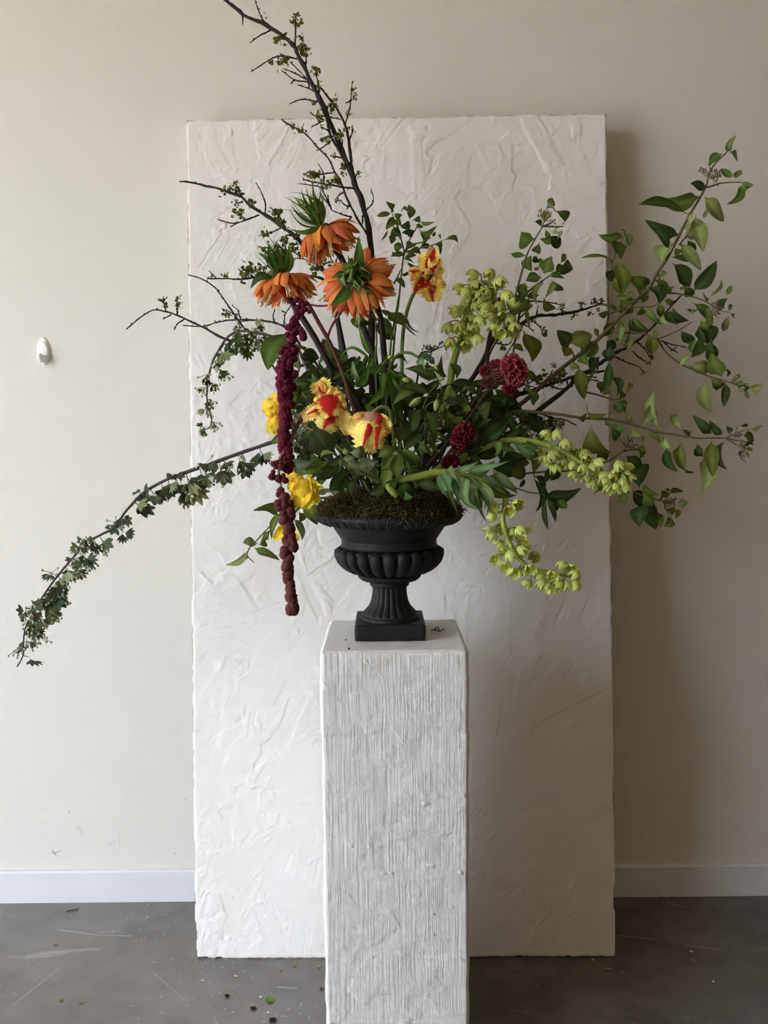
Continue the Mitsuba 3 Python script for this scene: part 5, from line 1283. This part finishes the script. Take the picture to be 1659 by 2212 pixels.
for lb, x0, y0, x1, y1, w in (('plump pale green bud leaning left at the middle of the bouquet', 1050, 1505, 850, 1640, 75), ('pale bud hanging straight down, right of the leaning one', 1275, 1530, 1245, 1720, 85), ('pale bud standing beside a broad dark leaf, left of the upright green stem', 1290, 1170, 1230, 1010, 70), ('pale bud close under the tall tulip stem', 880, 1260, 745, 1235, 85),
                              ('small yellow-green bud right of the camera-facing crown imperial\'s stem', 530, 930, 610, 880, 90), ('tiny open bud at the foot of the upright green stem', 1290, 1220, 1390, 1240, 70)):
    t = thing('lily_bud', lb, 'bud')
    b, e = C2((x0, y0)), C2((x1, y1))
    z = ZB - .17
    k = z / F
    ax = unit(P(*e, z) - P(*b, z)); L = np.linalg.norm(P(*e, z) - P(*b, z))
    p1 = unit(np.cross(ax, [.2, .9, .3])); p2 = np.cross(ax, p1)
    for j in range(3):
        out = p1 * math.cos(2.1 * j) + p2 * math.sin(2.1 * j)
        v, f, c = petal_geo(P(*b, z) + out * .001, P(*e, z) + out * .0015, w * .14467 * k * .95, np.array([.42, .46, .15]), base=(.20, .27, .07), nrm=out, cup=-.75, bend=.20, n=9, m=5)
        part(t, 'petal', v, f, c, 'mat_petal')
    m = tube_mesh(np.linspace(P(*b, z) - ax * .025 + np.array([0, .01, -.012]), P(*b, z), 4), .0014, 5)
    part(t, 'stem', np.asarray(m.vertices), np.asarray(m.faces), np.array([.12, .16, .04]), 'mat_stem')
clump('whorl of fresh oval leaves facing the camera over the middle of the moss', [(C3, '''1420 500 1430 195 185 d, 1410 500 1308 448 72 m, 1400 540 1128 690 140 m, 1400 590 1132 812 115 l, 1390 640 1185 855 140 m, 1430 600 1415 1005 170 m, 1440 560 1655 800 125 m, 1430 620 1575 915 62 l, 1340 850 1192 1112 170 m, 1400 980 1622 1225 185 d, 1370 980 1350 1335 90 d, 1190 1010 1008 1202 150 d, 1450 1150 1610 1235 95 d, 1250 1090 1400 1010 120 d''')], ZB - .20, 'ell', [(C3, [(1450, 900), (1420, 530)])], dz=.02)
clump('sprig of dark oval leaves above the left part of the moss', [(C3, '''590 700 375 835 140 m, 720 625 950 690 155 v, 640 700 800 690 95 v, 620 720 560 885 85 v, 700 760 860 955 160 v, 1125 740 855 830 180 v, 740 880 455 1150 200 d, 875 960 768 1228 110 d, 640 640 720 600 70 l, 560 650 340 710 60 m, 450 1130 305 1195 68 w, 560 960 650 1250 70 d, 700 940 560 1160 100 d''')], ZB - .20, 'ell', [(C3, [(760, 820), (680, 720), (610, 680)])], dz=.02)
t = clump('one big pale-veined leaf below the wide open parrot tulip', [(C3, '''232 300 490 705 360 v''')], ZB - .20, 'ova', [], roll=-.3, bend=.1, side=0, fold=.12, wave=.04, pet=0, n=46, m=13)
m = tube_mesh(to3(stem_px([(652, 902), (650, 910), (660, 922), (677, 930)], ID, ZB - .15, ZB - .18, None, 10)), .0017, 6)
part(t, 'stem', np.asarray(m.vertices), np.asarray(m.faces), np.array([.25, .10, .07]), 'mat_stem')
clump('pair of long smooth dark leaves reaching out over the drooping yellow tulip', [(C3, '''420 770 -10 965 110 b, 560 830 190 985 115 d, 600 800 240 1010 100 d, 420 860 340 1090 130 d''')], ZB - .19, 'lan', [(C3, [(640, 850), (560, 820)])], pet=0)
clump('round grey-green leaves beside the tip of the maroon amaranth', [(C3, '''0 780 250 740 180 g, 60 560 160 860 85 g, 130 330 150 545 135 s, 40 640 10 520 70 g, 160 560 130 690 60 g'''), (C7, '''850 1300 990 1500 90 g, 990 1500 1040 2000 120 g, 780 1800 840 1600 100 g, 680 1620 820 1850 60 s''')], ZB - .13, 'ova', [], pet=.05)
clump('heart-shaped green leaves on both sides of the upper maroon amaranth', [(C1, '''150 560 -150 1110 290 m, 220 720 330 1090 250 l, 240 730 450 770 100 l, 370 860 620 930 200 d, 150 1060 -20 1090 60 s'''), (C7, '''940 130 800 520 270 m, 700 530 940 480 80 d, 740 100 1180 60 200 d, 830 700 930 470 80 m, 490 1230 290 1440 140 m, 760 560 1000 560 100 s, 1060 380 1200 290 110 s, 1190 420 1380 390 120 d, 1020 560 1140 420 100 s, 1110 880 1330 1080 150 m, 1160 1000 1520 1250 180 m''')], ZB - .11, 'ova', [(C1, [(420, 1500), (330, 1000), (230, 700)])], pet=.03, roll=.25)
clump('curling stems and leaves behind the wide open parrot tulip', [(C1, '''610 940 780 1200 60 d, 850 1100 1000 1400 100 d, 960 1160 820 1240 50 m, 560 1000 660 1300 90 d, 440 1050 640 1240 60 d, 450 1200 200 1330 120 d, 560 1250 330 1230 100 m, 730 1100 800 1320 80 g, 800 1280 1050 1310 60 d, 990 1390 1090 1470 70 s, 840 1370 950 1420 110 s, 340 900 560 930 90 d'''), (C2, '''440 300 665 650 195 d, 560 240 800 445 170 m, 780 400 972 600 30 m, 440 205 560 245 62 g, 800 330 1000 535 42 d, 500 290 575 260 45 m, 480 560 600 630 60 d, 640 930 840 1020 50 d, 20 430 130 330 160 m, 100 320 320 380 160 d, 270 260 350 380 90 m''')], ZB - .06, 'ova', [(C2, [(360, 1000), (370, 700), (360, 380)]), (C2, [(560, 1000), (600, 600), (700, 0)])], pet=.04)
t = clump('nodding green flower head on a hooked stem in the middle of the bouquet', [(C2, '''1010 930 1160 870 90 s, 1000 960 1100 1080 110 s, 1090 900 1190 930 70 s, 1150 940 1240 1010 90 g, 1010 930 960 1000 60 s, 1080 1040 1180 1170 80 m, 1120 880 1200 910 40 s''')], ZB - .12, 'ova', [(C2, [(560, 1300), (590, 1040), (640, 920), (750, 845), (880, 850), (1010, 925)])], w=(7, 6), pet=0, dz=.02)
clump('dark blade-like leaves fanning right below the cockscomb', [(C5, '''120 1150 620 740 120 d, 300 1150 630 780 110 d, 40 1080 330 780 130 d, 0 1000 200 620 120 d, 420 1130 560 960 60 d, 760 1110 980 790 60 d, 740 1130 1050 1010 90 d, 1060 1090 1140 960 50 d, 280 560 460 730 130 o, 300 440 580 640 120 d, 480 560 580 420 110 d, 520 400 680 440 70 d, 80 480 300 330 120 d, 480 1250 1040 1420 110 d, 760 1290 1040 1400 90 s'''), (C4, '''980 380 1180 420 110 d, 1080 560 1280 520 90 d, 1010 400 900 440 60 s, 1300 800 1440 720 90 d, 1380 980 1440 830 70 s, 1150 1150 1420 1110 120 d, 1420 850 1640 760 120 d, 880 640 1000 760 90 d''')], ZB - .04, 'lan', [(C5, [(-200, 1300), (100, 1050), (400, 800)])], pet=0)
clump('dark leaves over the right part of the moss', [(C4, '''250 1130 585 868 200 d, 240 1110 488 1395 140 m, 265 1420 685 1400 150 d, 430 1660 885 1812 160 d, 470 1150 620 1200 150 d, 300 1520 560 1560 120 d, 150 1640 420 1900 180 d, 60 1600 130 1960 90 d, 20 760 290 700 60 d''')], ZB - .17, 'ell', [], pet=.04)
FILL = [(668, 850, 'behind the two yellow tulips and the amaranth'), (722, 800, 'behind the wide open parrot tulip'), (770, 860, 'behind the hanging parrot tulip'), (830, 880, 'below the fountain of strap leaves'), (890, 860, 'behind the plump leaning bud'),
        (945, 880, 'below the big lobed leaves'), (1000, 870, 'between the crimson and the pink cockscombs'), (1055, 890, 'right of the crimson cockscomb'), (1105, 930, 'above the right green spire'), (800, 960, 'above the middle of the moss'), (930, 970, 'left of the dark crimson cockscomb'), (700, 960, 'behind the drooping yellow tulip')]
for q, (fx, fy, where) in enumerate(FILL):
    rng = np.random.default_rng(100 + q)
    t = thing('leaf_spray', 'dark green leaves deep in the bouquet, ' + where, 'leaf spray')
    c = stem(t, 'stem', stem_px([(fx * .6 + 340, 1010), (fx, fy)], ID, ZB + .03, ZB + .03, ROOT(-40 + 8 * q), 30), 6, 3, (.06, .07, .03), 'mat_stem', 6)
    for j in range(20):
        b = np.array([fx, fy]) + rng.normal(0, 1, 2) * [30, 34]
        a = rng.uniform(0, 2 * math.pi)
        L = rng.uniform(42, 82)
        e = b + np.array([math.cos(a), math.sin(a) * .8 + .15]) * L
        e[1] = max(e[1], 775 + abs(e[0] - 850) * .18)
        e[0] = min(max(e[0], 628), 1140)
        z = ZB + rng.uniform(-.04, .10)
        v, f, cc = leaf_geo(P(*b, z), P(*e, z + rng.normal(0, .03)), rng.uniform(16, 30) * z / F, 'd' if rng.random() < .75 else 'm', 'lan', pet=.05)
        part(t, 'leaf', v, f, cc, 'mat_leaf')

# ---------------------------------------------------------------- small things
def oval(cx, cz, rx, rz, y0, y1, rnd=0.002, n=40):
    th = np.arange(n) * 2 * math.pi / n
    rings = [(1, y0), (1, y1 + rnd), (1 - .4 * rnd / rx, y1 + .4 * rnd), (1 - 1.2 * rnd / rx, y1)]
    v = np.vstack([np.stack([cx + rx * k * np.cos(th), th * 0 + y, cz + rz * k * np.sin(th)], 1) for k, y in rings] + [[[cx, y1, cz]]])
    j = np.arange(n)
    f = [[r * n + a, r * n + (a + 1) % n, (r + 1) * n + (a + 1) % n] for r in range(3) for a in j] + [[r * n + a, (r + 1) * n + (a + 1) % n, (r + 1) * n + a] for r in range(3) for a in j] + [[3 * n + a, 3 * n + (a + 1) % n, 4 * n] for a in j]
    return trimesh.Trimesh(v, f, process=False)


hc = on_plane(94, 759, (0, wall_y, 0), np.array([0, 1.0, 0]))
ks = (hc - CAM) @ _f / F
hook = thing('wall_hook', 'small oval white plastic hook stuck on the cream wall at the left', 'hook')
add(hook + '__plate', oval(hc[0], hc[2], 13 * ks, 29 * ks, wall_y, wall_y - .006), 'mat_white_plastic', 40)
add(hook + '__cover', oval(hc[0] + 1.5 * ks, hc[2] - 2 * ks, 10.5 * ks, 23 * ks, wall_y - .0062, wall_y - .011), 'mat_white_plastic', 40)
cup = curve([(hc[0] + 1 * ks, wall_y - .011, hc[2] - 10 * ks), (hc[0], wall_y - .014, hc[2] - 18 * ks), (hc[0], wall_y - .024, hc[2] - 20 * ks), (hc[0], wall_y - .029, hc[2] - 12 * ks), (hc[0], wall_y - .030, hc[2] - 6 * ks)], 20)
hm = tube_mesh(cup, np.r_[np.full(len(cup) - 3, 6.5 * ks), 6 * ks, 5 * ks, 3 * ks], 12)
add(hook + '__hook_tip', hm, 'mat_white_plastic', True)

# a curled black twig and bark crumbs on the pedestal
ptop = lambda x, y, up=.003: on_plane(x, y, (0, 0, PED_TOP + up), np.array([0, 0, 1.0]))
t = thing('curled_twig', 'tiny curled black twig lying on the pedestal right of the urn', 'twig')
for pts in ([(931, 1362), (938, 1360), (944, 1363), (950, 1363), (956, 1360), (960, 1358)], [(940, 1362), (941, 1356), (946, 1355), (949, 1362)]):
    m = tube_mesh(curve([ptop(x, y) for x, y in pts], 16), .0011, 6)
    part(t, 'stem', np.asarray(m.vertices), np.asarray(m.faces), np.array([.02, .018, .016]), 'mat_bark')


def scrap(name, label, cat, px, w, h, col, where, mat='mat_leaf', curl=.3, group=None):
    """A flat curled scrap w by h pixels lying at pixel px."""
    p = where(*px)
    k = (p - CAM) @ _f / F
    rng = np.random.default_rng(int(px[0] * 7 + px[1]))
    a = rng.uniform(0, math.pi)
    n, m = 7, 5
    s, u = np.meshgrid(np.linspace(-1, 1, n), np.linspace(-1, 1, m), indexing='ij')
    x = s * w / 2 * k
    y = u * h * k * np.sqrt(np.clip(1.02 - s ** 2, 0, 1)) * .9 * (1 + .25 * rng.normal(size=s.shape))
    z = .0012 + curl * h * k * (u ** 2 * .5 + .4 * s ** 2) + .0006 * rng.random(s.shape)
    v = np.stack([x * math.cos(a) - y * math.sin(a), x * math.sin(a) + y * math.cos(a), z], -1).reshape(-1, 3) + p
    key = add(name, (v, grid_faces(n, m)), mat, True, color=np.ones((n * m, 3)) * np.asarray(col), label=label, category=cat)
    if group:
        labels[key]['group'] = group


fl = on_floor
for px, w, h, col, nm, lb, ct in (((583, 2161), 20, 11, (.16, .27, .045), 'fallen_leaf', 'bright green leaf scrap on the floor left of the pedestal foot', 'leaf'),
                                  ((637, 2086), 8, 5, (.30, .30, .06), 'fallen_leaf', 'yellow-green leaf scrap just below the panel\'s lower edge', 'leaf'), ((607, 2096), 9, 3, (.26, .28, .06), 'fallen_leaf', 'thin yellow-green scrap on the floor, left of a rounder one', 'leaf'),
                                  ((690, 2089), 8, 4, (.30, .32, .08), 'fallen_leaf', 'pale green scrap on the floor touching the pedestal\'s left side', 'leaf'), ((695, 2137), 10, 5, (.14, .12, .05), 'fallen_leaf', 'dull brown-green scrap against the pedestal\'s left side', 'leaf'),
                                  ((491, 2153), 9, 7, (.03, .025, .022), 'bark_crumb', 'dark crumb on the floor left of the bright green leaf scrap', 'crumb'), ((548, 2180), 11, 7, (.06, .03, .028), 'bark_crumb', 'reddish dark crumb just left below the bright green leaf scrap', 'crumb'),
                                  ((590, 2206), 14, 9, (.04, .025, .02), 'bark_crumb', 'dark crumb at the bottom edge of the picture', 'crumb'),
                                  ((563, 2155), 6, 4, (.62, .61, .58), 'plaster_chip', 'white plaster chip between a dark crumb and the green leaf scrap', 'chip'), ((579, 2189), 6, 5, (.62, .61, .58), 'plaster_chip', 'white plaster chip right below the green leaf scrap', 'chip'),
                                  ((437, 2120), 6, 4, (.60, .58, .54), 'plaster_chip', 'white plaster chip below the panel\'s lower left corner', 'chip'), ((509, 2110), 5, 4, (.6, .58, .55), 'plaster_chip', 'small white chip midway below the left half of the panel', 'chip'),
                                  ((1314, 2095), 18, 4, (.26, .24, .10), 'stem_cutting', 'short cut stem on the dark floor below the panel\'s right corner', 'stem'), ((1493, 2057), 8, 5, (.42, .38, .16), 'fallen_leaf', 'yellowish scrap on the dark floor at the right', 'leaf'),
                                  ((1497, 2076), 9, 4, (.30, .24, .10), 'fallen_leaf', 'tan scrap just below the yellowish one at the right', 'leaf'), ((1541, 2122), 6, 4, (.6, .6, .55), 'plaster_chip', 'white chip on the dark floor far right', 'chip'),
                                  ((1345, 2103), 13, 2, (.2, .19, .13), 'stem_cutting', 'thin straw on the dark floor right of the short cut stem', 'stem'), ((1281, 2075), 5, 4, (.55, .52, .45), 'plaster_chip', 'white chip close under the panel at the right', 'chip'),
                                  ((120, 2042), 8, 4, (.20, .18, .10), 'fallen_leaf', 'small tan scrap on the grey floor far left', 'leaf'), ((133, 2162), 9, 4, (.24, .22, .10), 'fallen_leaf', 'tan scrap low on the grey floor at the left', 'leaf'), ((175, 2167), 7, 4, (.28, .26, .12), 'fallen_leaf', 'greenish scrap right of the low tan one at the left', 'leaf')):
    scrap(nm, lb, ct, px, w, h, col, fl)
fl_tw = thing('fallen_twig', 'thin dark twig on the floor below the left baseboard', 'twig')
m = tube_mesh(curve([on_floor(x, y) + [0, 0, .003] for x, y in ((143, 1971), (152, 1968), (162, 1967), (170, 1965))], 10), .0016, 6)
part(fl_tw, 'stem', np.asarray(m.vertices), np.asarray(m.faces), np.array([.06, .05, .04]), 'mat_bark')
for px, w, h, lb in (((754, 1403), 13, 3, 'dark bark flake at the front edge of the pedestal top'), ((747, 1384), 9, 2.5, 'small bark flake on the pedestal, left of the urn plinth'), ((1005, 1405), 8, 2.5, 'dark flake at the pedestal\'s front right corner')):
    scrap('bark_flake', lb, 'flake', px, w, h, (.025, .022, .02), lambda x, y: ptop(x, y, .001))
